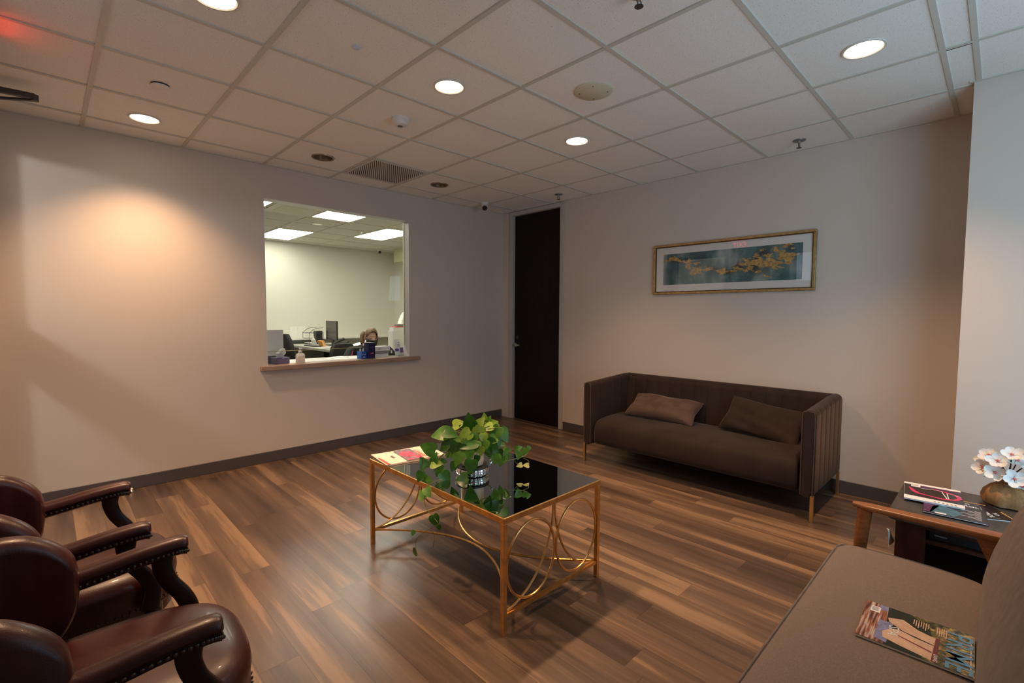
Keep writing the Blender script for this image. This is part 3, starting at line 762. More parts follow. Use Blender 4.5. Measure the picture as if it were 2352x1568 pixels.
# (crop x, crop y, length, tip direction in degrees, offset towards the room in m, tone)
LV = [(1130,280,330,100,.02,0),(930,370,250,20,-.03,2),(590,510,330,185,.03,1),(820,490,270,-15,.05,0),(1040,515,270,215,.07,2),(1310,330,240,60,-.02,2),(1470,290,130,75,-.05,1),(1560,350,170,20,-.04,2),
 (1300,480,240,250,.05,2),(1440,400,210,200,.02,2),(1600,500,260,240,.03,1),(1750,560,280,-55,.0,0),(1110,640,310,195,.09,0),(690,710,250,215,.06,0),(890,720,240,250,.09,0),(390,730,290,155,.06,1),
 (950,890,290,250,.10,1),(1155,820,190,265,.11,1),(1340,780,190,265,.08,2),(1560,740,320,-45,.06,0),(1630,650,230,-60,.03,0),(1280,900,140,260,.10,0),(870,1040,180,245,.10,0),(1180,1030,270,265,.12,0),
 (350,950,230,110,.10,1),(540,880,190,80,.08,0),(590,980,220,5,.09,2),(690,960,150,0,.07,0),(610,1110,200,250,.10,1),(300,1190,190,250,.12,0),(750,1240,250,-60,.11,0),(1000,1220,230,195,.12,0),
 (460,1400,210,-25,.125,1),(1600,950,210,260,.05,1),(1700,980,220,250,.04,1),(1790,940,150,265,.03,1),(1820,820,140,5,.0,1),(2010,930,160,260,.0,1),(2130,870,130,260,-.02,1),(2020,810,140,20,-.03,1),
 (2190,800,110,110,-.03,1),(2020,1080,110,190,.02,3),(2140,1075,110,170,.02,3),(1220,400,200,120,-.04,1),(1000,430,180,140,-.02,0),(760,600,200,170,.04,1),(1500,600,220,200,.05,1),(1200,560,190,240,.07,1),
 (1400,560,180,280,.07,2),(1010,600,200,160,.03,0),(1250,690,200,250,.09,1),(1040,760,210,230,.09,0),(1480,830,190,280,.06,0),(800,830,180,220,.08,1),(1700,700,180,-30,.0,2),(1180,450,160,70,.02,2),
 (1380,250,150,100,-.06,2),(1520,440,150,60,.0,2),(880,600,170,200,.07,1),(1660,850,170,265,.04,0),(1420,680,190,255,.08,1),(1340,420,190,210,-.01,1),(720,520,170,190,-.03,0),(1610,420,170,-20,-.05,1)]
def leaf_pts(L_, w_):
    # heart outline halves: (along, across)
    return [(0, 0), (-.10, .16), (-.08, .34), (.06, .46), (.25, .47), (.45, .40), (.65, .27), (.85, .11), (1, 0)]
def add_leaf(m, base, tipdir, normal, ln, tone, fold=.25, droop=.18):
    X = tipdir.normalized(); Z = (normal - X*normal.dot(X)).normalized(); Y = Z.cross(X)
    half = leaf_pts(1, 1); m.mi = tone
    mid = []
    for (a, b) in half: mid.append(m.v(base + X*ln*max(a, 0)*1. + Z*(-droop*ln*a*a)))
    for sgn in (1, -1):
        edge = []
        for k, (a, b) in enumerate(half):
            if k in (0, len(half)-1): edge.append(mid[k]); continue
            edge.append(m.v(base + X*ln*a + Y*sgn*b*ln*.92 + Z*(fold*b*ln*.55 - droop*ln*a*a)))
        for k in range(len(half)-1):
            vs = [mid[k], mid[k+1], edge[k+1], edge[k]]
            u = []
            for vv in vs:
                if vv not in u: u.append(vv)
            if len(u) >= 3: m.face(u if sgn == 1 else u[::-1])
fo = MB(); st = MB(); rnd = random.Random(4)
top = Vector((0, 0, .16))
for (cx, cy, ln, ang, dp, tone) in LV:
    bx, by = cx-1176, 1254-cy       # relative to the pot base
    cen = rv*(bx*PX) + uv*(by*PX*1.0+.0) + fv*dp
    a = math.radians(ang); td = (rv*math.cos(a) + uv*math.sin(a) + fv*rnd.uniform(-.05, .45)).normalized()
    nrm = (fv*1.0 + uv*rnd.uniform(.25, .9) + rv*rnd.uniform(-.35, .35))
    l_ = ln*PX*1.04; base = cen - td*l_*.5
    if base.z < .008: base.z = .008
    add_leaf(fo, base, td, nrm, l_, tone, rnd.uniform(.15, .4), rnd.uniform(.05, .3))
    if cy < 1000 and cx < 1750 and cx > 500:
        mid_ = (top+base)/2 + uv*.035 + fv*.01
        st.tube(spline([top + Vector((rnd.uniform(-.03, .03), rnd.uniform(-.03, .03), -.01)), mid_, base], 5), .0016, 5)
def cp(cx, cy, dp): return rv*((cx-1176)*PX) + uv*((1254-cy)*PX) + fv*dp
st.tube(spline([top, cp(900, 640, .07), cp(640, 900, .08), cp(520, 1130, .10), cp(420, 1260, .115), cp(350, 1440, .125)], 8), .0019, 6)
st.tube(spline([cp(350, 860, .10), cp(360, 1080, .11), cp(415, 1250, .115)], 6), .0016, 6)
st.tube(spline([top, cp(1500, 900, .05), cp(1700, 1000, .03), cp(1850, 985, .02), cp(2060, 950, 0), cp(2170, 900, -.02), cp(2205, 810, -.03)], 8), .0018, 6)
st.tube(spline([cp(1930, 970, .01), cp(1960, 1030, .02), cp(2010, 1060, .02)], 4), .0012, 5); st.tube(spline([cp(2100, 960, 0), cp(2190, 1010, .01), cp(2190, 1070, .02)], 4), .0012, 5)
# vine that hangs over the table's long edge (world points minus the plant's origin)
O = Vector(pt.location)
hv = [Vector(p)-O for p in ((-3.075, -2.83, .56), (-3.135, -2.80, .545), (-3.150, -2.79, .50), (-3.150, -2.776, .455), (-3.152, -2.80, .42), (-3.150, -2.85, .395), (-3.152, -2.895, .375), (-3.150, -2.83, .33), (-3.152, -2.76, .28), (-3.150, -2.71, .24), (-3.152, -2.69, .19), (-3.150, -2.705, .15))]
st.tube(spline([cp(350, 1440, .125)] + hv, 5), .0016, 6)
st.tube(spline([hv[7], hv[7]+Vector((0, -.03, -.03)), hv[7]+Vector((0, -.02, -.09))], 4), .0012, 5)
for (p, d, ln, tone) in (((-3.150, -2.776, .468), (0, .8, .5), .062, 1), ((-3.152, -2.855, .405), (.05, -.45, -.8), .062, 0), ((-3.150, -2.70, .163), (0, .75, -.35), .055, 0), ((-3.15, -2.68, .25), (0, .7, .3), .035, 0), ((-3.151, -2.79, .525), (-.1, -.6, -.4), .06, 1), ((-3.152, -2.90, .37), (0, -.3, -.8), .03, 0)):
    add_leaf(fo, Vector(p)-O, Vector(d), fv+uv*.3, ln, tone, .25, .15)
fo.build('foliage', M['leaf'], pt, subsurf=1); st.build('stems', M['stem'], pt)

# ================================================================ LEATHER ARMCHAIRS
def make_armchair():
    t = thing('armchair', 'x', 'chair')
    # seat: D-shaped domed cushion
    m = MB(); nu = 48
    def plan(a, k):
        e = .62; cx, sy = math.cos(a), math.sin(a)
        x = math.copysign(abs(cx)**(e if cx < 0 else .80), cx); y = math.copysign(abs(sy)**e, sy)
        return Vector((x*(.30 if cx > 0 else .25)*k + .02, y*.262*k, 0))
    rings = []
    for k, z in ((.97, .335), (1.0, .345), (1.0, .405), (1.012, .425), (1.0, .452), (.95, .472), (.82, .488), (.6, .498), (.3, .503), (.05, .505)):
        rings.append([plan(2*PI*i/nu, k) + Vector((0, 0, z)) for i in range(nu)])
    seat_ = m.loft(rings).build('seat', M['leather'], t)
    nl = MB()
    for i in range(90):
        p = plan(2*PI*i/90, 1.004); nl.ell((p.x, p.y, .360), (.0055, .0055, .0055), 6, 4)
    nl.build('seat_nail_trim', M['nail'], seat_)
    # wrap-around back
    path = spline([(-.045, .268, 0), (-.15, .272, 0), (-.25, .245, 0), (-.305, .15, 0), (-.325, 0, 0), (-.305, -.15, 0), (-.25, -.245, 0), (-.15, -.272, 0), (-.045, -.268, 0)], 12)
    rings = []; n = len(path)
    for i, p in enumerate(path):
        tg = (path[min(i+1, n-1)]-path[max(i-1, 0)]).normalized(); nr = Vector((tg.y, -tg.x, 0))
        s_ = min(i, n-1-i)/((n-1)/2)
        q_ = min(1, s_/.42); zt = .660 + .150*math.sqrt(max(0, 1-(1-q_)**2))
        q2 = min(1, s_/.42); zb = .605 - .20*math.sqrt(max(0, 1-(1-q2)**2))
        lean = lambda z: nr*(-(z-.45)*.10)
        th = .076 if 0 < i < n-1 else .03
        if i in (1, n-2): th = .07
        pr = rrect(th, zt-zb, th*.48, 4)
        rings.append([p + nr*a + lean(zb+(zt-zb)/2+bb) + Vector((0, 0, zb+(zt-zb)/2+bb)) for a, bb in pr])
    MB().loft(rings).build('backrest', M['leather'], t)
    for sy in (1, -1):
        # padded arm
        ap = spline([(-.10, sy*.268, .635), (.0, sy*.272, .645), (.10, sy*.274, .658), (.185, sy*.276, .664), (.218, sy*.276, .660)], 6)
        rings = []
        for i, p in enumerate(ap):
            f_ = 1 if i < len(ap)-3 else (1, .93, .72)[i-len(ap)+3]
            pr = [(-.024, -.016), (-.031, -.010), (-.031, .000), (-.025, .010), (-.013, .0155), (0, .017), (.013, .0155), (.025, .010), (.031, .0), (.031, -.010), (.024, -.016), (0, -.017)]
            rings.append([p + Vector((0, a*f_, bb*(f_*.6+.4))) for a, bb in pr])
        arm = MB().loft(rings).build('armrest', M['leather'], t)
        nl = MB()
        for s2 in (1, -1):
            for i in range(26):
                j = min(len(ap)-1, int((i+.5)/26*(len(ap)-1))); q = ap[j].lerp(ap[min(j+1, len(ap)-1)], ((i+.5)/26*(len(ap)-1))-j)
                nl.ell((q.x, q.y+s2*.0275, q.z-.0255), (.0052, .0032, .0052), 8, 5)
        for i in range(5): nl.ell((.2165, sy*.276+(i-2)*.010, .6355), (.003, .0048, .0048), 6, 4)
        nl.build('nail_trim', M['nail'], arm)
        MB().loft([[p+Vector((-.006 if k_ == len(ap)-1 else 0, a_, b_)) for a_, b_ in ((-.026, -.014), (.026, -.014), (.0265, -.034), (.018, -.040), (-.018, -.040), (-.0265, -.034))] for k_, p in enumerate(ap)]).build('arm_rail', M['chair_wood'], t)
        # S-curved arm post
        po = spline([(.150, sy*.274, .628), (.150, sy*.274, .59), (.166, sy*.274, .54), (.200, sy*.272, .485), (.218, sy*.268, .43), (.210, sy*.262, .36)], 6)
        k = len(po); rings = []
        for i, p in enumerate(po):
            tg = (po[min(i+1, k-1)]-po[max(i-1, 0)]).normalized(); sd = tg.cross(Vector((0, 1, 0))).normalized()
            wd = .046+.014*abs(2*i/(k-1)-1)**1.5
            rings.append([p+sd*a_+Vector((0, b_, 0)) for a_, b_ in rrect(wd, .030, .009, 3)])
        MB().loft(rings).build('arm_post', M['chair_wood'], t)
    for sx, sy in ((.225, .21), (.225, -.21), (-.235, .20), (-.235, -.20)):
        MB().tube([(sx, sy, .35), (sx+(.01 if sx > 0 else -.02), sy, .2), (sx+(.0 if sx > 0 else -.06), sy, 0)], [.028, .022, .016], 10).build('leg', M['chair_wood'], t)
    m = MB(); rings = []
    for k, z in ((.93, .29), (.95, .30), (.95, .336)): rings.append([plan(2*PI*i/nu, k) + Vector((0, 0, z)) for i in range(nu)])
    m.loft(rings).build('seat_rail', M['chair_wood'], t)
    return t
ch = make_armchair(); ch.location = (-4.480, -2.463, 0)
ch['label'] = 'burgundy leather armchair with nailhead trim, the one nearer the reception window wall'; ch['group'] = 'burgundy leather armchairs on the left'
ch2 = copy_tree(ch); ch2.location = (-4.423, -3.214, 0); ch2.rotation_euler = (0, 0, math.radians(-3))
ch2['label'] = 'burgundy leather armchair with nailhead trim, in the bottom left corner nearest the camera'

# ================================================================ TAUPE LOVESEAT
ls = thing('loveseat', 'taupe fabric loveseat with open wooden arms at the lower right', 'sofa', (-2.80, -4.60, 0))
SX = .765
# seat cushion local: x -SX..SX, y -.30..+.275 ; top z .43
def ringx(x, k):
    pr = [(-.34, .30), (.235, .300), (.262, .312), (.275, .34), (.275, .395), (.265, .418), (.235, .431), (.10, .437), (-.10, .437), (-.34, .432)]
    kb = {.78: .35, .89: .52, .96: .66}.get(k, 1.)
    return [(x, y*k if y > 0 else y*kb, .365+(z-.365)*k) for y, z in pr]
xs = [-SX, -SX+.01, -SX+.03, -SX+.07] + [-.55+.1*i for i in range(12)] + [SX-.07, SX-.03, SX-.01, SX]
MB().loft([ringx(x, {0: .78, 1: .89, 2: .96}.get(min(i, len(xs)-1-i), 1.)) for i, x in enumerate(xs)]).build('seat_cushion', M['tweed'], ls, subsurf=1)
kk = lambda i: {0: .78, 1: .89, 2: .96}.get(min(i, len(xs)-1-i), 1.)
pp = MB(); pp.tube([(x, .266*kk(i)-.002, .365+.0535*kk(i)) for i, x in enumerate(xs)][1:-1], .0036, 6)
pp.build('piping', M['tweed_back'], ls)
# backrest, leaning back
def ringb(x, k):
    pr = [(-.235, .39), (-.182, .405), (-.178, .44), (-.200, .56), (-.245, .70), (-.285, .785), (-.315, .80), (-.35, .785), (-.355, .70), (-.31, .45)]
    cy, cz = -.27, .6
    return [(x, cy+(y-cy)*k, cz+(z-cz)*k) for y, z in pr]
MB().loft([ringb(x, {0: .72, 1: .86, 2: .95}.get(min(i, len(xs)-1-i), 1.)) for i, x in enumerate(xs)]).build('back_cushion', M['tweed_back'], ls, subsurf=1)
for sx in (1, -1):
    X = sx*.800
    a = MB(); rings = []
    for t in [i/14 for i in range(15)]:
        y = .228 - .62*t; wd = .030*(1 if t > .1 else (.45+.55*math.sqrt(max(0, 1-(1-t/.1)**2)))); hh = .026-.004*math.cos(PI*t)
        pr = rrect(wd*2, hh, .009, 3); rings.append([(X+p_, y, .588-.012*math.sin(PI*t)*0 + q_) for p_, q_ in pr])
    a.loft(rings).build('armrest', M['teak'], ls)
    MB().tube([(X, .185, .578), (X, .205, .3), (X, .222, 0)], [.027, .022, .014], 12).build('leg', M['teak'], ls)
    MB().tube([(X, -.19, .578), (X, -.27, .38), (X, -.37, 0)], [.026, .023, .014], 12, flat=(.8, 1.3)).build('leg', M['teak'], ls)
    MB().box((X-.014, -.30, .275), (X+.014, .20, .32)).build('side_rail', M['teak'], ls, smooth=False, bevel=.003)
MB().box((-.79, .17, .275), (.79, .20, .305)).box((-.79, -.33, .275), (.79, -.30, .305)).build('seat_frame', M['teak'], ls, smooth=False)

def magazine(name, label, cat, loc, rz, w, h, th, cover, group=None):
    """local: x across (reading direction), y up the page; centred"""
    t = thing(name, label, cat, loc, rz, group)
    MB().box((-w/2+.001, -h/2+.001, 0), (w/2-.001, h/2-.001, th-.0006)).build('pages', M['paper'], t, smooth=False)
    MB().box((-w/2, -h/2, th-.0006), (w/2, h/2, th)).box((-w/2-.0006, -h/2, 0), (-w/2, h/2, th)).build('cover', cover, t, smooth=False)
    return t
def quads(name, m, parent, polys, z):
    k = MB()
    for p in polys: k.poly([(x, y, z) for x, y in p])
    return k.build(name, m, parent, smooth=False)
# magazine on the loveseat: reading direction -x, top of the page towards the back (-y)
W_, H_ = .235, .262
mg = magazine('magazine', 'glossy magazine with big blue title letters lying on the taupe loveseat seat', 'magazine', (-2.655, -4.648, .4385), PI+math.radians(1.5), W_, H_, .007, M['foliage_print'])
z1, z2 = .0074, .0078
def uvp(*pts): return [((u-.5)*W_, (v-.5)*H_) for u, v in pts]
quads('timber_photo', M['stripe_print'], mg, [uvp((0, 0), (1, 0), (1, .26), (0, .22))], z1)
quads('dark_background', M['print_dark'], mg, [uvp((0, .22), (1, .26), (1, .58), (.55, .66), (.2, .62), (0, .44))], z1)
quads('lilac_panel', M['print_lilac'], mg, [uvp((.42, .17), (.92, .16), (.95, .28), (.42, .30)), uvp((.02, .13), (.16, .15), (.14, .22), (0, .22))], z1+.0001)
jag = lambda a, b, n: [(a[0]+(b[0]-a[0])*i/n+(.025 if i % 2 else 0), a[1]+(b[1]-a[1])*i/n) for i in range(n+1)]
quads('pale_figure', M['print_cream'], mg, [uvp((.30, .24), (.40, .26), (.52, .40), (.60, .68), (.42, .68), (.36, .52), (.22, .38)), uvp((.70, .22), (.84, .24), (.90, .40), (.97, .67), (.62, .68), (.58, .50), (.52, .36), (.58, .28))], z1+.0002)
quads('maroon_strip', M['print_maroon'], mg, [uvp((.40, .68), (.98, .66), (.98, .705), (.40, .715)), uvp((.64, .30), (.66, .30), (.80, .66), (.77, .66))], z1+.0003)
quads('barcode', M['paper'], mg, [uvp((.10, .06), (.26, .06), (.26, .155), (.10, .155))], z1+.0003)
quads('barcode_lines', M['grey_ink'], mg, [uvp((.115+.012*i, .07), (.119+.012*i+.002*(i % 3), .07), (.119+.012*i+.002*(i % 3), .135), (.115+.012*i, .135)) for i in range(10)], z1+.0004)
text_mesh('PRIME', 'title', M['print_blue'], mg, (-.41*W_, .275*H_, z2), (1, 0, 0), (0, 1, 0), .081, bold=.0006)
text_mesh('LIVING', 'subtitle', M['text_white'], mg, (.30*W_, .178*H_, z2), (1, 0, 0), (0, 1, 0), .013)
text_mesh('SPA', 'cover_line', M['text_white'], mg, (-.02*W_, -.23*H_, z2), (1, 0, 0), (0, 1, 0), .036)
ln_ = []
for i in range(7): ln_.append(uvp((.10, .47+.022*i), (.24+.03*(i*7 % 3), .47+.022*i), (.24+.03*(i*7 % 3), .479+.022*i), (.10, .479+.022*i)))
for i in range(5): ln_.append(uvp((.10, .68+.02*i), (.30+.02*(i*5 % 3), .68+.02*i), (.30+.02*(i*5 % 3), .688+.02*i), (.10, .688+.02*i)))
ln_.append(uvp((.2, .965), (.95, .965), (.95, .975), (.2, .975)))
quads('small_print', M['print_cream'], mg, ln_, z2)

# ================================================================ SIDE TABLE
sd = thing('side_table', 'low cherry wood side table with dark stone top and open shelf', 'table', (-1.595, -4.80, 0))
k = MB(); pr = rrect(.56, .65, .025, 5); k.loft([[(x, y, .517) for x, y in pr], [(x, y, .55) for x, y in pr]]); k.build('tabletop', M['stone'], sd, bevel=.004)
c = MB(); c.box((-.255, .255, .0), (.25, .295, .517)); c.box((-.255, -.295, 0), (.25, -.255, .517)); c.box((.23, -.255, .0), (.25, .255, .517)); c.box((-.245, -.255, .06), (.23, .255, .08)); c.box((-.255, -.255, .50), (.23, .255, .517))
c.box((-.258, .197, .0), (-.235, .297, .515))
c.build('cabinet', M['cab'], sd, smooth=False)
MB().box((-.25, -.255, .440), (.23, .255, .455)).build('shelf', M['cab'], sd, smooth=False); MB().box((-.25, -.255, .25), (.23, .255, .265)).build('shelf', M['cab'], sd, smooth=False)
dv = thing('media_player', 'black media player box on the upper shelf of the side table', 'electronics', (-1.62, -4.78, .4555))
MB().box((-.2, -.16, 0), (.18, .168, .040)).build('player_case', M['black_plastic'], dv, smooth=False, bevel=.003)
MB().box((-.2012, .11, .016), (-.2, .15, .022)).build('front_plate', M['grey_ink'], dv, smooth=False)
pc = MB(); pc.grid(lambda a, b: (.0+.06*a, .004+.012*math.sin(5*b+3*a)*a+.006*b, .09*b-.02*a*b), 6, 6)
o_ = pc.build('crumpled_paper', M['paper'], None, solid=.001); o_.location = (-1.86, -4.49, .375); tag(o_, 'small scrap of white paper sticking out behind the side table corner', 'paper')
# magazines on the side table: reading direction -y, page top towards +x
RZ = -PI/2
def dark_mag(label, loc, rz):
    m = magazine('magazine', label, 'magazine', loc, rz, .205, .275, .004, M['mag_black'], 'magazines on the side table')
    zq = .0044
    text_mesh('CONTROL', 'title', M['text_white'], m, (.080, .056, zq), (1, 0, 0), (0, 1, 0), .026, 'RIGHT', bold=.0004)
    text_mesh('TO', 'title', M['text_white'], m, (.052, .088, zq), (1, 0, 0), (0, 1, 0), .022, 'RIGHT')
    quads('gold_rule', M['mag_gold'], m, [[(.0, .128), (.102, .128), (.102, .134), (.0, .134)]], zq)
    quads('cover_picture', M['mag_teal'], m, [[(-.08, -.125), (.0, -.135), (.03, -.06), (-.04, .0), (-.07, -.03)]], zq)
    quads('cover_tint', M['mag_purple'], m, [[(-.1, -.13), (-.075, -.13), (-.05, -.02), (-.1, .05)]], zq)
    quads('small_print', M['text_white'], m, [[(.085-.02-.022*(i*7 % 3), -.11+.013*i), (.085, -.11+.013*i), (.085, -.1068+.013*i), (.085-.02-.022*(i*7 % 3), -.1068+.013*i)] for i in range(10)] + [[(.086, .05), (.0872, .05), (.0872, .085), (.086, .085)]], zq)
    quads('label', M['paper'], m, [[(-.062, -.13), (-.025, -.13), (-.025, -.112), (-.062, -.112)]], zq+.0001)
    return m
dark_mag('dark magazine lettered in white lying right under the pink and black magazine', (-1.645, -4.680, .5550), RZ+math.radians(3))
dark_mag('dark magazine turned at an angle beside the burlap flower sack', (-1.606, -4.708, .5505), math.radians(-152))
m = magazine('magazine', 'black magazine with white bands and a pink loop, topmost on the side table', 'magazine', (-1.520, -4.598, .5596), RZ+math.radians(6), .208, .278, .007, M['paper'], 'magazines on the side table')
quads('cover_picture', M['mag_black'], m, [[(-.104, -.085), (.104, -.098), (.104, .108), (-.104, .108)]], .0074)
quads('purple_streak', M['mag_purple'], m, [[(-.06, .07), (.104, .085), (.104, .107), (-.06, .106)]], .0076)
lp = MB(); lp.tube([(-.085, .05, .008), (-.07, .0, .008), (-.055, -.03, .008), (-.02, -.045, .008), (.03, -.06, .008), (.075, -.045, .008), (.095, -.005, .008), (.085, .035, .008), (.05, .06, .008), (0, .075, .008)], [.003, .010, .011, .006, .010, .009, .009, .009, .009, .003], 6, flat=(1, .06)); lp.build('pink_loop', M['mag_pink'], m)
lp = MB(); lp.tube([(-.04, .055, .0085), (0, .066, .0085), (.033, .068, .0085), (.048, -.045, .0085), (.054, -.045, .0085), (.052, .045, .0085), (.1, .02, .0085)], .0022, 6, flat=(1, .1)); lp.build('white_outline', M['text_white'], m)
quads('label', M['paper'], m, [[(-.078, .07), (-.043, .07), (-.043, .125), (-.078, .125)]], .0078)
quads('small_print', M['grey_ink'], m, [[(-.074, .082+.008*i), (-.05, .082+.008*i), (-.05, .085+.008*i), (-.074, .085+.008*i)] for i in range(4)] + [[(-.0+.014*i, -.128), (.007+.014*i, -.128), (.007+.014*i, -.120), (-.0+.014*i, -.120)] for i in range(6)], .0080)

# burlap sack of white blossoms
fl = thing('flower_arrangement', 'white artificial blossoms in a tied burlap sack on the side table', 'flowers', (-1.40, -4.845, .55))
wob = lambda a, z: 1 + .05*math.sin(5*a+z*30)+.035*math.sin(9*a+1)+.03*math.sin(3*a+2)
MB().lathe([(.055, 0), (.078, .006), (.085, .030), (.079, .060), (.058, .088), (.036, .100), (.034, .106), (.046, .122), (.056, .142), (.050, .144), (.036, .120), (0, .112)], 44, wob=wob).build('burlap_sack', M['burlap'], fl)
MB().tube([(.040*math.cos(2*PI*k/24), .040*math.sin(2*PI*k/24), .103) for k in range(25)], .003, 6, caps=False).build('twine', M['burlap'], fl)
FP = [(-1.40,-4.760,.705),(-1.38,-4.777,.762),(-1.43,-4.808,.752),(-1.44,-4.802,.700),(-1.38,-4.850,.780),(-1.46,-4.862,.690),(-1.42,-4.887,.655),(-1.36,-4.79,.735),(-1.35,-4.765,.730),(-1.36,-4.90,.74),(-1.42,-4.915,.70),(-1.37,-4.87,.755),(-1.43,-4.94,.66)]
tw = MB(); pe = MB(); hp = MB(); O = Vector(fl.location); rnd = random.Random(2)
for (x, y, z) in FP:
    p = Vector((x, y, z))-O
    tw.tube(spline([Vector((rnd.uniform(-.012, .012), rnd.uniform(-.012, .012), .10)), Vector((p.x*.35, p.y*.35, .10+(p.z-.10)*.55)), p], 5), [.0038]*6+[.0026]*5, 6)
    out = (p-Vector((0, 0, .11))).normalized()*.5 + Vector((-.75, .1, .18)); out.normalize()
    A = out.orthogonal().normalized(); B = out.cross(A); off = rnd.random()*6
    for k in range(5):
        a = off+2*PI*k/5; d = A*math.cos(a)+B*math.sin(a); s_ = out.cross(d)
        ln = rnd.uniform(.034, .042)
        cup = rnd.uniform(.15, .5)
        rows = [(0, .004), (.3, .012), (.6, .0175), (.85, .014), (1., .004)]
        R = [[p + d*ln*t + out*(cup*ln*t*t) + s_*wd*q + out*(.004*abs(q)) for q in (-1, -.5, 0, .5, 1)] for t, wd in rows]
        V = [[pe.v(q) for q in r] for r in R]
        for i in range(len(V)-1):
            for j in range(4): pe.face([V[i][j], V[i+1][j], V[i+1][j+1], V[i][j+1]])
    hp.ell(p+out*.004, (.006, .006, .006), 8, 6)
for k in range(9):
    a = rnd.random()*6; q = Vector((.05*math.cos(a)-.03, .07*math.sin(a)+.02, rnd.uniform(.11, .17))); tw.tube([q, q+Vector((rnd.uniform(-.01, .01), rnd.uniform(-.02, .02), rnd.uniform(-.012, .012)))], .0012, 5)
tw.build('twigs', M['twig'], fl); pe.build('petals', M['petal'], fl); hp.build('flower_hearts', M['petal_pink'], fl)

# door stop on the floor by the wall
ds = thing('door_stop', 'small metal floor door stop by the baseboard behind the armchairs', 'door stop', (-4.064, -.075, 0))
MB().lathe([(.026, 0), (.026, .008), (.018, .014), (.014, .026), (0, .028)], 20).build('stop_base', M['chrome'], ds); MB().ell((0, 0, .022), (.016, .016, .010)).build('rubber_bumper', M['white_plastic'], ds)

# ================================================================ RECEPTION OFFICE
OX0, OX1, OY1 = -5.0, 1.19, 4.85
struct(MB().box((OX0, .12, -.1), (OX1+.1, OY1+.1, 0)).build('floor_office', M['ofloor'], smooth=False))
struct(MB().box((OX0, OY1, 0), (OX1+.1, OY1+.1, H)).build('wall_office_back', M['office_wall'], smooth=False))
struct(MB().box((OX1, .12, 0), (OX1+.1, OY1, H)).build('wall_office_right', M['office_wall'], smooth=False))
struct(MB().box((OX0-.1, .12, 0), (OX0, OY1+.1, H)).build('wall_office_left', M['office_wall'], smooth=False))
struct(MB().box((-4.9, .121, 0), (wx0-.02, .135, H)).box((wx1+.02, .121, 0), (OX1, .135, H)).box((wx0-.02, .121, wz1+.02), (wx1+.02, .135, H)).box((wx0-.02, .131, 0), (wx1+.02, .135, wz0-.05)).build('wall_office_front', M['office_wall'], smooth=False))
struct(MB().poly([(OX0, .12, H), (OX1, .12, H), (OX1, OY1, H), (OX0, OY1, H)]).build('ceiling_office', M['otile'], smooth=False))
g = MB()
ogx = [-4.20+.6096*i for i in range(9)]; ogy = [.75+.6596*i for i in range(7)]
ogx = [-.565+.61*i for i in range(-7, 3)]; ogy = [.83+.62*i for i in range(0, 7)]
for x in ogx: g.box((x-.012, .13, H-.006), (x+.012, OY1, H+.001))
for y in ogy: g.box((OX0, y-.012, H-.0056), (OX1, y+.012, H+.0005))
struct(g.build('trim_3', M['office_wall'], smooth=False))
struct(MB().box((.86, 3.55, 2.50), (OX1, 4.30, H)).build('trim_4', M['pale_yellow'], smooth=False))
for i, (x, y, lab) in enumerate(((-1.495, 1.45, 'bright square ceiling panel seen at the top of the reception window, nearest its top edge'), (-1.495, 3.92, 'bright ceiling panel seen at the left side of the reception window, below the others'), (-.265, 2.70, 'bright ceiling panel seen at the right side of the reception window'), (-2.73, 1.32, 'bright ceiling panel cut by the top left corner of the reception window'))):
    t = thing('ceiling_panel_light', lab, 'ceiling light', (x, y, H), 0, 'office ceiling panel lights')
    f = MB(); a, bb = .295, .60
    for q in (((-a, -bb, -.012), (a, -bb+.022, -.0005)), ((-a, bb-.022, -.012), (a, bb, -.0005)), ((-a, -bb+.022, -.012), (-a+.022, bb-.022, -.0005)), ((a-.022, -bb+.022, -.012), (a, bb-.022, -.0005))): f.box(*q)
    f.build('panel_frame', M['office_wall'], t, smooth=False)
    MB().box((-a+.02, -bb+.02, -.009), (a-.02, bb-.02, -.004)).build('diffuser', M['diffuser'], t, smooth=False)
t = thing('office_air_vent', 'flat greenish vent panel in the office ceiling left of the bright panel', 'vent', (-2.10, 1.80, H))
MB().box((-.295, -.295, -.011), (.295, .295, -.0005)).build('vent_plate', M['vent'], t, smooth=False)
MB().box((-.2, -.2, -.013), (.2, .2, -.010)).build('vent_core', M['yellowed'], t, smooth=False)
t = thing('office_ceiling_sensor', 'small clear dome sensor on the office ceiling between the bright panels', 'sensor', (-.727, 2.683, H)); MB().lathe([(.075, 0), (.075, -.008), (.05, -.010)], 24).build('sensor_plate', M['white_plastic'], t); MB().ell((0, 0, -.012), (.045, .045, .05)).build('sensor_dome', M['white_plastic'], t)
camera_dome(.61, 4.45, math.radians(-20), 'white security camera on the office ceiling by the back wall')
# counter
struct(MB().box((wx0-.3, .13, .875), (wx1+.3, .50, .9135)).build('trim_5', M['counter'], smooth=False))
# frosted screen
o_ = MB().box((-.10, -.004, 0), (.10, .004, .325)).build('privacy_screen', M['acrylic'], None, smooth=False, bevel=.001); o_.location = (-2.875, .30, .9135); tag(o_, 'grey acrylic screen standing on the counter at the left end of the reception window', 'screen')
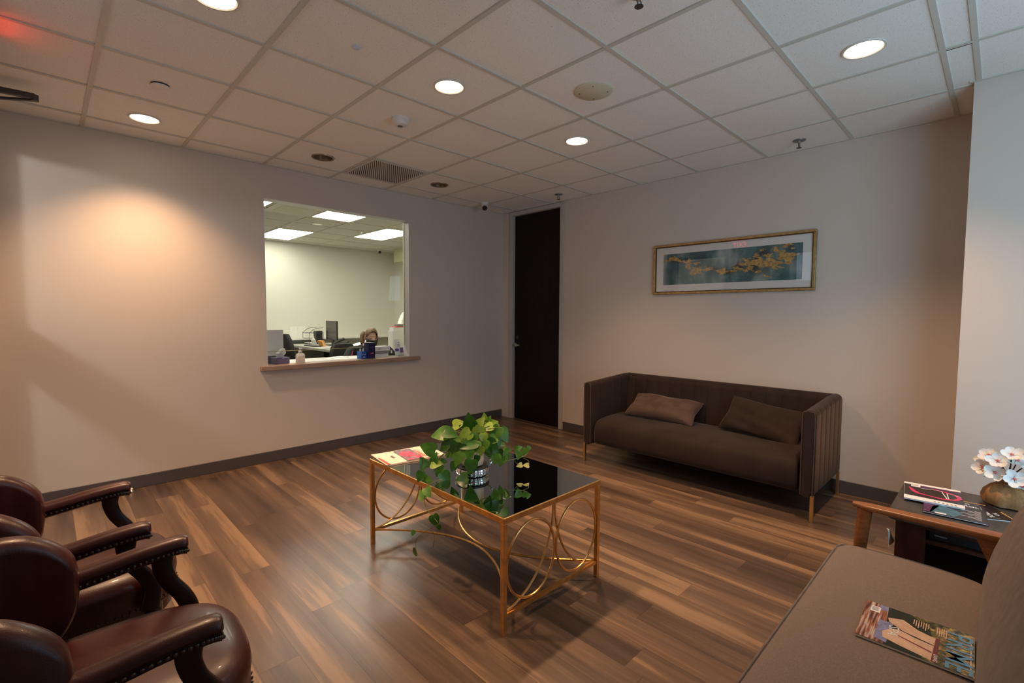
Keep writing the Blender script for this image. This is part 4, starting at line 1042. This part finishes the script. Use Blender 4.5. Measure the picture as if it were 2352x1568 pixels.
# tissue box
t = thing('tissue_box', 'lavender tissue box with a white tissue on the reception counter', 'tissue box', (-2.865, .135, .9135), math.radians(14))
MB().box((-.068, -.055, 0), (.068, .055, .062)).build('box', M['lavender'], t, smooth=False, bevel=.003); MB().box((-.095, .057, 0), (.03, .060, .075)).build('box_flap', M['grey_ink'], t, smooth=False)
k = MB(); k.loft([[(.03*math.cos(a)*(1+.3*math.sin(3*a)), .014*math.sin(a), .0625) for a in [2*PI*i/12 for i in range(12)]], [(.046*math.cos(a)*(1+.3*math.sin(3*a+1))+.008, .026*math.sin(a), .10) for a in [2*PI*i/12 for i in range(12)]], [(.022*math.cos(a)+.032, .012*math.sin(a), .145) for a in [2*PI*i/12 for i in range(12)]]]); k.build('tissue', M['paper'], t)
# sanitizer
t = thing('sanitizer_bottle', 'clear pump bottle of hand sanitizer on the reception counter', 'bottle', (-2.683, .10, .9135))
k = MB(); pr = rrect(.086, .046, .018, 5); k.loft([[(x*s_, y*s_, z) for x, y in pr] for s_, z in ((.95, 0), (1, .006), (1, .075), (.85, .088), (.42, .094), (.36, .105))]); k.build('bottle_body', M['gel'], t)
MB().box((-.030, -.0245, .02), (.030, -.0235, .065)).build('bottle_label', M['newsprint'], t, smooth=False)
k = MB(); k.lathe([(.019, .104), (.019, .122), (.008, .124), (.008, .142), (.0, .142)], 16); k.box((-.010, -.034, .136), (.010, .010, .146)); k.build('pump', M['white_plastic'], t)
# papers on the counter
for i, (x, y, z, rz, w_, h_, lab) in enumerate(((-2.17, .395, .9137, .25, .21, .13, 'white notepad on the counter left of the blue boxes, farther from the sill'), (-2.14, .26, .9137, -.12, .42, .16, 'long white form lying on the reception counter near the sill'))):
    o_ = MB().box((-w_/2, -h_/2, 0), (w_/2, h_/2, .006 if i == 0 else .0015)).build('paper_sheet', M['paper'], None, smooth=False); o_.location = (x, y, z); o_.rotation_euler = (0, 0, rz); tag(o_, lab, 'paper')
o_ = MB().tube([(0, 0, 0), (.018, .0, .06)], .005, 8).build('pink_pen', M['mag_pink'], None); o_.location = (-1.985, .43, .918); tag(o_, 'pink pen standing up beside the blue boxes at reception', 'pen')
t = thing('pen_holder', 'bright blue open box of pens in front of the receptionist', 'pen holder', (-2.022, .105, .9135), math.radians(14))
k = MB()
for a, bb in (((-.034, -.036, 0), (.034, .036, .004)), ((-.034, -.036, .004), (.034, -.033, .082)), ((-.034, .033, .004), (.034, .036, .082)), ((-.034, -.033, .004), (-.031, .033, .082)), ((.031, -.033, .004), (.034, .033, .082))): k.box(a, bb)
k.build('holder_box', M['blue'], t, smooth=False)
k = MB()
for i in range(4): k.tube([(-.02+.013*i, .0, .01), (-.028+.02*i, .01*(i % 2), .105+.008*(i % 2))], .0035, 6)
k.build('pens', M['white_plastic'], t)
k = MB(); k.tube([(.01, .01, .01), (-.012, .015, .118)], .004, 6); k.build('black_pen', M['black_plastic'], t)
MB().box((-.012, -.0368, .012), (.012, -.036, .022)).box((-.024, -.0368, .046), (.024, -.036, .050)).build('printed_logo', M['text_white'], t, smooth=False)
t = thing('navy_box', 'tall navy blue box in front of the receptionist', 'box', (-1.93, .10, .9135), math.radians(14))
MB().box((-.046, -.036, 0), (.046, .036, .172)).build('box_body', M['navy'], t, smooth=False, bevel=.001); MB().box((-.036, -.028, .1722), (.036, .028, .1765)).build('white_inlay', M['paper'], t, smooth=False)
MB().box((-.018, -.0368, .048), (-.004, -.036, .06)).box((.004, -.0368, .048), (.022, -.036, .062)).build('printed_icons', M['red_paper'], t, smooth=False); MB().box((-.03, -.0368, .118), (.034, -.036, .122)).build('printed_line', M['lavender'], t, smooth=False)
t = thing('leaflet_stack', 'stack of white paper trays right of the navy box on the reception counter', 'papers', (-1.752, .215, .9135), math.radians(8))
for k_, z0, z1_ in ((0, 0, .035), (1, .039, .062), (2, .066, .118)): MB().box((-.088-.004*k_, -.05, z0), (.092+.012*k_, .06, z1_)).build('tray', M['white_plastic'] if k_ != 1 else M['grey_cloth'], t, smooth=False)
MB().box((-.05, -.0512, .088), (-.015, -.05, .094)).build('tray_label', M['grey_ink'], t, smooth=False)
t = thing('black_pyramid_holder', 'small black cone-shaped holder between paper trays and leaflet stand', 'desk accessory', (-1.575, .27, .9135))
k = MB(); k.loft([[(-.040, -.03, 0), (.050, -.03, 0), (.050, .03, 0), (-.040, .03, 0)], [(-.042, -.03, .05), (.040, -.03, .05), (.040, .03, .05), (-.042, .03, .05)], [(-.010, -.006, .105), (-.002, -.006, .105), (-.002, .006, .105), (-.010, .006, .105)]]); k.build('holder_body', M['black_plastic'], t, smooth=False)
MB().box((-.012, -.0315, .03), (.006, -.0305, .06)).build('white_tab', M['paper'], t, smooth=False)
t = thing('white_carton', 'tall white carton at the right end of the reception counter', 'box', (-1.40, .42, .9135)); MB().box((-.085, -.05, 0), (.10, .06, .285)).build('carton_body', M['white_plastic'], t, smooth=False, bevel=.002); MB().box((-.07, -.045, .2853), (.09, .05, .325)).build('paper_stack', M['paper'], t, smooth=False)
t = thing('coral_folder', 'coral red folder lying on top of the white carton', 'folder', (-1.38, .42, 1.2389)); MB().box((-.06, -.045, 0), (.09, .04, .012)).build('folder_cover', M['red_paper'], t, smooth=False)
t = thing('grey_binder', 'grey binder on top of the coral folder', 'binder', (-1.36, .42, 1.2512)); MB().box((-.05, -.04, 0), (.08, .04, .028)).build('binder_cover', M['grey_cloth'], t, smooth=False, bevel=.002)
t = thing('leaflet_holder', 'clear stand of white and purple leaflets at the right end of the sill', 'leaflet holder', (-1.512, .165, .9135), math.radians(10))
rx = Matrix.Rotation(math.radians(-8), 3, 'X')
MB().box((-.062, .0, .004), (.062, .006, .195), rx, (0, 0, 0)).build('leaflet', M['paper'], t, smooth=False)
MB().box((-.062, -.001, .052), (-.005, .0, .085), rx, (0, 0, 0)).box((.01, -.001, .035), (.062, .0, .095), rx, (0, 0, 0)).build('purple_print', M['purple'], t, smooth=False)
MB().box((-.02, -.001, .13), (.02, .0, .14), rx, (0, 0, 0)).box((-.015, -.001, .155), (.015, .0, .163), rx, (0, 0, 0)).box((-.02, -.001, .11), (.012, .0, .12), rx, (0, 0, 0)).build('small_print', M['lavender'], t, smooth=False)
MB().box((-.066, -.02, 0), (.066, -.018, .07)).box((-.066, -.02, 0), (.066, .04, .003)).build('acrylic_stand', M['glass'], t, smooth=False)
# desk behind, running along y
dk = thing('office_desk', 'grey office desk along the back of the reception office', 'desk', (-.85, 3.25, 0))
MB().box((-.415, -1.30, .785), (.42, 1.56, .825)).build('worktop', M['desk'], dk, smooth=False, bevel=.004)
MB().box((-.40, -1.28, 0), (-.37+.75, -1.25, .785)).build('side_panel', M['desk'], dk, smooth=False); MB().box((-.38, 1.50, 0), (.4, 1.53, .785)).build('side_panel', M['desk'], dk, smooth=False); MB().box((.36, -1.25, .1), (.39, 1.5, .785)).build('back_panel', M['void'], dk, smooth=False)
k = MB(); k.tube(spline([(-.2, -.6, .0), (-.22, -.4, .25), (-.1, -.2, .6), (.1, .1, .62), (.2, .3, .0)], 6), .02, 8); k.build('cable', M['black_plastic'], dk)
struct(MB().box((-1.9, 4.55, .90), (1.19, 4.85, .935)).build('trim_6', M['counter'], smooth=False))
mn = thing('computer_monitor', 'black computer monitor on the grey office desk', 'monitor', (-.74, 3.78, .826), math.radians(-4))
mc_ = MB().box((-.015, -.275, .10), (.012, .275, .445)).build('monitor_case', M['black_plastic'], mn, smooth=False, bevel=.004); MB().box((-.0165, -.265, .112), (-.015, .265, .435)).build('screen', M['screen'], mc_, smooth=False)
k = MB(); k.box((.0, -.03, 0), (.02, .03, .25)); k.box((-.09, -.11, 0), (.09, .11, .012)); k.build('monitor_stand', M['black_plastic'], mn, smooth=False)
o_ = MB().box((-.04, -.10, 0), (.0, .10, .10), Matrix.Rotation(-.3, 3, 'Y')).build('orange_note_card', M['orange'], None, smooth=False); o_.location = (-.98, 3.63, .826); tag(o_, 'orange note card at the foot of the office monitor', 'note')
o_ = MB().box((-.03, -.12, 0), (-.027, .10, .105), Matrix.Rotation(-.3, 3, 'Y')).build('white_note_card', M['paper'], None, smooth=False); o_.location = (-.95, 4.02, .826); tag(o_, 'white note card left of the office monitor', 'note')
t = thing('keyboard', 'dark keyboard at the front of the office desk', 'keyboard', (-1.12, 3.72, .8255)); MB().box((-.07, -.22, 0), (.07, .22, .018)).build('key_bed', M['black_plastic'], t, smooth=False, bevel=.002); k = MB()
for r_ in range(4):
    for c_ in range(14): k.box((-.055+.028*r_, -.205+.029*c_, .018), (-.032+.028*r_, -.181+.029*c_, .022))
k.build('keys', M['grey_ink'], t, smooth=False)
t = thing('desk_tray', 'black wire letter tray left of the office monitor', 'letter tray', (-.83, 4.42, .8255))
k = MB()
for z in (.01, .11, .21):
    for y in (-.16, .16): k.tube([(-.13, y, z), (.13, y, z)], .0045, 6)
    for x in (-.13, .13): k.tube([(x, -.16, z), (x, .16, z)], .0045, 6)
for x in (-.13, .13):
    for y in (-.16, .16): k.tube([(x, y, 0), (x, y, .23)], .0045, 6)
for y in (-.16, .16): k.tube(spline([(-.13, y, .21), (-.03, y, .29), (.13, y, .31)], 6), .0045, 6)
k.build('wire_frame', M['black_plastic'], t); MB().box((.0, -.15, .012), (.12, -.02, .25)).build('file_sorter', M['black_plastic'], t, smooth=False); MB().box((-.11, -.14, .012), (.10, .14, .030)).build('tray_papers', M['paper'], t, smooth=False)
t = thing('small_pump_bottle', 'small pale pump bottle between letter tray and monitor', 'bottle', (-.93, 4.16, .8255)); MB().lathe([(.03, 0), (.03, .10), (.012, .125), (.012, .14)], 16).build('bottle_body', M['white_plastic'], t); k = MB(); k.lathe([(.014, .14), (.014, .155), (.005, .157), (.005, .18)], 10); k.box((-.04, -.008, .178), (.01, .008, .188)); k.build('pump', M['white_plastic'], t)
t = thing('desk_phone', 'black desk phone right of the office monitor', 'phone', (-.80, 3.30, .8255)); k = MB(); k.loft([[(-.11, -.10, 0), (.11, -.10, 0), (.11, .10, 0), (-.11, .10, 0)], [(-.11, -.10, .02), (.11, -.10, .10), (.11, .10, .10), (-.11, .10, .02)]]); k.build('phone_base', M['black_plastic'], t, smooth=False, bevel=.004)
k = MB(); k.tube(spline([(-.09, .07, .055), (0, .07, .095), (.10, .07, .135)], 5), .022, 8); k.build('handset', M['black_plastic'], t)
o_ = MB().box((-.15, -.2, 0), (.15, .2, .05), Matrix.Rotation(-.25, 3, 'Y')).build('paper_pile', M['paper'], None, smooth=False, bevel=.01); o_.location = (-.72, 2.62, .866); tag(o_, 'pile of white papers on the desk behind the receptionist', 'papers')
for i, (x, lab) in enumerate(((-1.03, 'white notice taped on the office back wall, left one of the pair'), (-.88, 'white notice taped on the office back wall, right one of the pair'))):
    o_ = MB().box((-.068, -.002, 0), (.068, -.0005, .20)).build('wall_notice', mat('notice_paper', (.74, .73, .67), .7, vary=.06, vscale=30), None, smooth=False); o_.location = (x, OY1, .95); tag(o_, lab, 'notice', 'notices on the office wall')
o_ = MB().box((-.03, -.012, 0), (.03, -.0005, .115)).build('wall_switch', M['office_wall'], None, smooth=False, bevel=.002); o_.location = (.737, OY1, 1.775); tag(o_, 'small blank wall plate on the office back wall', 'wall plate')
# office chair beside the desk
def office_chair(loc, rz, lab, back_h=.55):
    t = thing('office_chair', lab, 'chair', loc, rz, 'black office chairs')
    MB().ell((0, 0, .48), (.25, .25, .05), 24, 10, .8).build('seat', M['mask'], t)
    m = MB(); rings = []
    for i in range(9):
        q = i/8; z = .58+back_h*q; wd = .22*(1-.35*abs(2*q-1)**3); pr = rrect(.075, wd*2, .03, 4)
        rings.append([(-.24-.05*math.sin(PI*q)*0-.08*q+a, bb, z) for a, bb in pr])
    m.loft(rings).build('backrest', M['mask'], t)
    MB().tube([(-.16, 0, .46), (-.26, 0, .5), (-.27, 0, .62)], .025, 8).build('back_bracket', M['black_plastic'], t)
    MB().tube([(0, 0, .1), (0, 0, .45)], .03, 12).build('post', M['black_plastic'], t)
    for k in range(5):
        a = 2*PI*k/5; MB().tube([(0, 0, .12), (.28*math.cos(a), .28*math.sin(a), .075)], .022, 8).build('base_spoke', M['black_plastic'], t); MB().ell((.28*math.cos(a), .28*math.sin(a), .033), (.03, .03, .033), 12, 8).build('caster', M['black_plastic'], t)
    for sy in (1, -1): MB().tube(spline([(-.05, sy*.24, .47), (-.02, sy*.29, .5), (-.02, sy*.29, .68), (.12, sy*.29, .70), (-.16, sy*.29, .70)], 5), .018, 8).build('arm', M['black_plastic'], t)
    return t
office_chair((-1.93, 2.05, 0), math.radians(15), 'black office chair standing by the grey desk at the left of the reception window')
office_chair((-1.55, 1.12, 0), math.radians(-75), 'black office chair the masked receptionist sits in', .42)

# ---------------------------------------------------------------- people
def skin_body(name, verts, edges, radii, m, parent, root=0, sub=2):
    me = bpy.data.meshes.new(name); me.from_pydata([tuple(v) for v in verts], edges, []); o = bpy.data.objects.new(name, me); COL.objects.link(o)
    md = o.modifiers.new('skin', 'SKIN'); md.use_smooth_shade = True; md.branch_smoothing = .6
    for i, d in enumerate(me.skin_vertices[0].data):
        r = radii[i]; d.radius = (r, r) if not isinstance(r, tuple) else r; d.use_root = (i == root)
    s = o.modifiers.new('sub', 'SUBSURF'); s.levels = sub; s.render_levels = sub
    dg = bpy.context.evaluated_depsgraph_get(); me2 = bpy.data.meshes.new_from_object(o.evaluated_get(dg))
    bpy.data.objects.remove(o)
    me2.name = name; me2.materials.clear(); me2.materials.append(m); me2.polygons.foreach_set('use_smooth', [True]*len(me2.polygons))
    o = bpy.data.objects.new(name, me2); COL.objects.link(o); o.parent = parent; return o
def person(name, label, J, cloth, pose_hair, hair_m, mask=False, loc=(0, 0, 0), rz=0., head_tilt=0., head_turn=0.):
    """J: joints dict in local coordinates, facing -y"""
    t = thing(name, label, 'person', loc, rz)
    V = []; E = []; R = []
    def add(p, r, par=None):
        V.append(Vector(p)); R.append(r)
        if par is not None: E.append((par, len(V)-1))
        return len(V)-1
    pel = add(J['pelvis'], .115); bel = add(J['belly'], .105, pel); che = add(J['chest'], .115, bel); nb = add(J['neckbase'], .062, che); nk = add(J['neck'], .050, nb)
    hm = Vector(J['head']); rot = Matrix.Rotation(head_turn, 3, 'Z') @ Matrix.Rotation(head_tilt, 3, 'X')
    h1 = add(hm + rot @ Vector((0, -.012, -.075)), .060, nk); h2 = add(hm + rot @ Vector((0, -.010, -.03)), .073, h1); h3 = add(hm + rot @ Vector((0, .004, .03)), .080, h2); h4 = add(hm + rot @ Vector((0, .010, .082)), .056, h3)
    nose = add(hm + rot @ Vector((0, -.100, -.022)), .013, h2)
    hands = []
    for s_ in ('l', 'r'):
        sh = add(J['sh_'+s_], .060, che); el = add(J['el_'+s_], .045, sh); wr = add(J['wr_'+s_], .028, el)
        a, b = Vector(J['el_'+s_]), Vector(J['wr_'+s_]); d = (b-a).normalized(); side = d.cross(Vector((0, 0, 1)))
        side = side.normalized() if side.length > .1 else Vector((1, 0, 0)); nrm = side.cross(d)
        pm = add(b+d*.045, .030, wr)
        for i, (o_, l_) in enumerate(((-.030, .060), (-.010, .072), (.010, .068), (.028, .052))):
            f0 = add(b+d*.085+side*o_, .0115, pm); f1 = add(b+d*(.085+l_*.55)+side*o_*1.1-nrm*.012, .0095, f0); add(b+d*(.085+l_*.9)+side*o_*1.1-nrm*.036, .0085, f1)
        sg = 1 if s_ == 'l' else -1
        th0 = add(b+d*.05-side*.040*sg, .0125, pm); add(b+d*.085-side*.058*sg-nrm*.012, .0105, th0)
    for s_ in ('l', 'r'):
        hp = add(J['hip_'+s_], .088, pel); kn = add(J['kn_'+s_], .058, hp); an = add(J['an_'+s_], .038, kn); add(Vector(J['an_'+s_])+Vector((0, -.13, -.045)), .035, an)
    bo = skin_body('body', V, E, R, M['skin'], t); bo.data.materials.append(cloth)
    wr = [Vector(J['wr_l']), Vector(J['wr_r'])]; nz = J['neckbase'][2]+.0
    for p_ in bo.data.polygons:
        if p_.center.z < nz and min((p_.center-w_).dot((w_-Vector(J['el_'+s_])).normalized()) for w_, s_ in zip(wr, 'lr') if (p_.center-w_).length < .30) < 0 if any((p_.center-w_).length < .30 for w_ in wr) else p_.center.z < nz: p_.material_index = 1
    # clothing grown from the same joints, a little fuller
    V2 = [J['pelvis'], J['belly'], J['chest'], J['neckbase']]; E2 = [(0, 1), (1, 2), (2, 3)]; R2 = [.128, .122, .135, .075]
    for s_ in ('l', 'r'):
        i = len(V2); V2 += [J['sh_'+s_], J['el_'+s_], Vector(J['wr_'+s_]).lerp(Vector(J['el_'+s_]), .12)]; E2 += [(2, i), (i, i+1), (i+1, i+2)]; R2 += [.076, .062, .046]
    skin_body('top', V2, E2, R2, cloth, t)
    V3 = [J['pelvis']]; E3 = []; R3 = [.130]
    for s_ in ('l', 'r'):
        i = len(V3); V3 += [J['hip_'+s_], J['kn_'+s_], J['an_'+s_]]; E3 += [(0, i), (i, i+1), (i+1, i+2)]; R3 += [.102, .074, .058]
    skin_body('trousers', V3, E3, R3, M['dark_cloth'], t)
    for s_ in ('l', 'r'):
        a = Vector(J['an_'+s_]); MB().ell(a+Vector((0, -.075, -.045)), (.046, .135, .042), 16, 8, .8).build('shoe', M['mask'], t)
    # head details
    def H_(p): return hm + rot @ Vector(p)
    hb = MB(); nu, nv = 24, 12
    rows = []
    for i in range(nv+1):
        th = PI*.66*i/nv; row = []
        for k in range(nu):
            a = 2*PI*k/nu; front = max(0, -math.sin(a)*.85+.15)
            tt = th*(1-.60*front**1.2); rr = 1.
            row.append(H_((.081*math.sin(tt)*math.cos(a)*rr, .089*math.sin(tt)*math.sin(a)*rr+.012, .101*math.cos(tt)+.026)))
        rows.append(row)
    hb.loft(rows, caps=False)
    if pose_hair == 'ponytail':
        hb.tube(spline([H_((.0, .09, .03)), H_((-.05, .13, .01)), H_((-.08, .11, -.05)), H_((-.085, .07, -.12))], 6), [.03]*5+[.04]*6+[.034]*5+[.028]*2+[.012], 12)
    ho = hb.build('hair', hair_m, t, weld=True)
    eb = MB()
    for sx in (1, -1): eb.ell(H_((sx*.031, -.075, .003)), (.013, .006, .0050), 10, 6, rot=rot)
    eb.build('eyes', M['eye'], t)
    br = MB()
    for sx in (1, -1): br.tube([H_((sx*.016, -.078, .0245)), H_((sx*.034, -.075, .0265)), H_((sx*.050, -.065, .0215))], .0026, 6)
    br.build('eyebrows', hair_m, t)
    er = MB()
    for sx in (1, -1): er.ell(H_((sx*.080, .006, -.012)), (.010, .019, .031), 10, 8, rot=rot)
    er.build('ears', M['skin'], t)
    if mask:
        mk = MB(); rows = []
        for i in range(9):
            z = -.012-.105*i/8; bul = .012*math.sin(PI*min(1, (i+.5)/8))
            row = []
            for k in range(13):
                a = math.radians(-74+148*k/12); rr = (.080 - .018*(i/8)**2)
                row.append(H_((rr*math.sin(a)*.98, -(rr+bul+(.018*math.cos(a)**4 if i < 4 else .006))*math.cos(a)-.012, z)))
            rows.append(row)
        mk_ = mk.loft(rows, caps=False, closed=False).build('face_mask', M['mask'], t, solid=.003)
        lp = MB()
        for sx in (1, -1): lp.tube(spline([H_((sx*.076, -.034, -.02)), H_((sx*.088, .0, .012)), H_((sx*.088, .018, -.005))], 4), .002, 5)
        lp.build('mask_loop', M['mask'], mk_)
    else:
        MB().tube([H_((-.022, -.078, -.058)), H_((0, -.085, -.060)), H_((.022, -.078, -.058))], .005, 6).build('mouth', M['red_paper'], t)
    return t
J1 = dict(pelvis=(.0, .20, .60), belly=(-.02, .14, .74), chest=(-.06, .04, .88), neckbase=(-.01, -.01, .99), neck=(.02, -.045, 1.03), head=(.035, -.075, 1.105),
          sh_l=(.13, .01, .90), el_l=(.22, -.17, .70), wr_l=(.08, -.36, .72), sh_r=(-.215, .0, .945), el_r=(-.31, -.10, .73), wr_r=(-.20, -.36, .72),
          hip_l=(.10, .16, .57), kn_l=(.12, -.28, .56), an_l=(.12, -.26, .09), hip_r=(-.10, .16, .57), kn_r=(-.12, -.28, .56), an_r=(-.12, -.26, .09))
person('person', 'seated receptionist in a black top and black face mask, hair tied back', J1, M['dark_cloth'], 'ponytail', M['hair'], True, (-1.49, 1.00, 0), math.radians(-14), math.radians(14), math.radians(4))
J2 = dict(pelvis=(0, 0, .98), belly=(0, 0, 1.12), chest=(0, -.01, 1.30), neckbase=(0, 0, 1.45), neck=(0, -.01, 1.51), head=(0, -.03, 1.62),
          sh_l=(.19, 0, 1.42), el_l=(.25, -.05, 1.14), wr_l=(.18, -.24, 1.02), sh_r=(-.19, 0, 1.43), el_r=(-.34, -.10, 1.20), wr_r=(-.28, -.30, 1.12),
          hip_l=(.10, 0, .92), kn_l=(.11, -.02, .50), an_l=(.11, .02, .09), hip_r=(-.10, 0, .92), kn_r=(-.11, -.02, .50), an_r=(-.11, .02, .09))
person('person', 'person in a white coat, elbow showing past the right jamb of the reception window', J2, M['white_cloth'], 'short', M['hair'], False, (.235, 2.50, 0), math.radians(-10))

# ================================================================ LIGHT
def area(name, loc, rot, sx, sy, power, col):
    ld = bpy.data.lights.new(name, 'AREA'); ld.shape = 'RECTANGLE'; ld.size = sx; ld.size_y = sy; ld.energy = power; ld.color = col
    o = bpy.data.objects.new(name, ld); COL.objects.link(o); o.location = loc; o.rotation_euler = rot; return o
area('daylight_rear_window', ((rx0+rx1)/2, RY+.50, (rz0+rz1)/2), (math.radians(108), 0, math.radians(-42)), 1.4, rz1-rz0, 37, (.50, .77, 1.))
area('daylight_alcove_window', (ax+.02, -2.66, 2.29), (0, math.radians(-90), 0),   .5, 1.0, 2.5, (.74, .87, 1.))
ld = bpy.data.lights.new('hallway_lamp', 'POINT'); ld.energy = 66; ld.color = (.95, .97, 1.); ld.shadow_soft_size = .12
o = bpy.data.objects.new('hallway_lamp', ld); COL.objects.link(o); o.location = (-6.2, -1.40, 2.70)
wd = bpy.data.worlds.new('World'); scene.world = wd; wd.use_nodes = True
wd.node_tree.nodes['Background'].inputs[0].default_value = (.55, .72, 1., 1); wd.node_tree.nodes['Background'].inputs[1].default_value = .5

# ================================================================ CAMERA
f_px, yaw, pit, rol = 1097.656, .7966, .0563, .0052
F = Vector((math.cos(pit)*math.cos(yaw), math.cos(pit)*math.sin(yaw), -math.sin(pit))); R_ = Vector((math.sin(yaw), -math.cos(yaw), 0)); U_ = R_.cross(F)
R2 = R_*math.cos(rol)+U_*math.sin(rol); U2 = -R_*math.sin(rol)+U_*math.cos(rol)
cd = bpy.data.cameras.new('camera'); cd.sensor_fit = 'HORIZONTAL'; cd.sensor_width = 36; cd.lens = f_px/2352*36; cd.clip_start = .05
co = bpy.data.objects.new('camera', cd); COL.objects.link(co)
mw = Matrix((R2, U2, -F)).transposed().to_4x4(); mw.translation = Vector((-4.5014, -4.7897, 1.4046)); co.matrix_world = mw
scene.camera = co
vs = scene.view_settings; vs.view_transform = 'Standard'; vs.look = 'None'; vs.gamma = 1.; vs.exposure = 0.; vs.use_curve_mapping = False
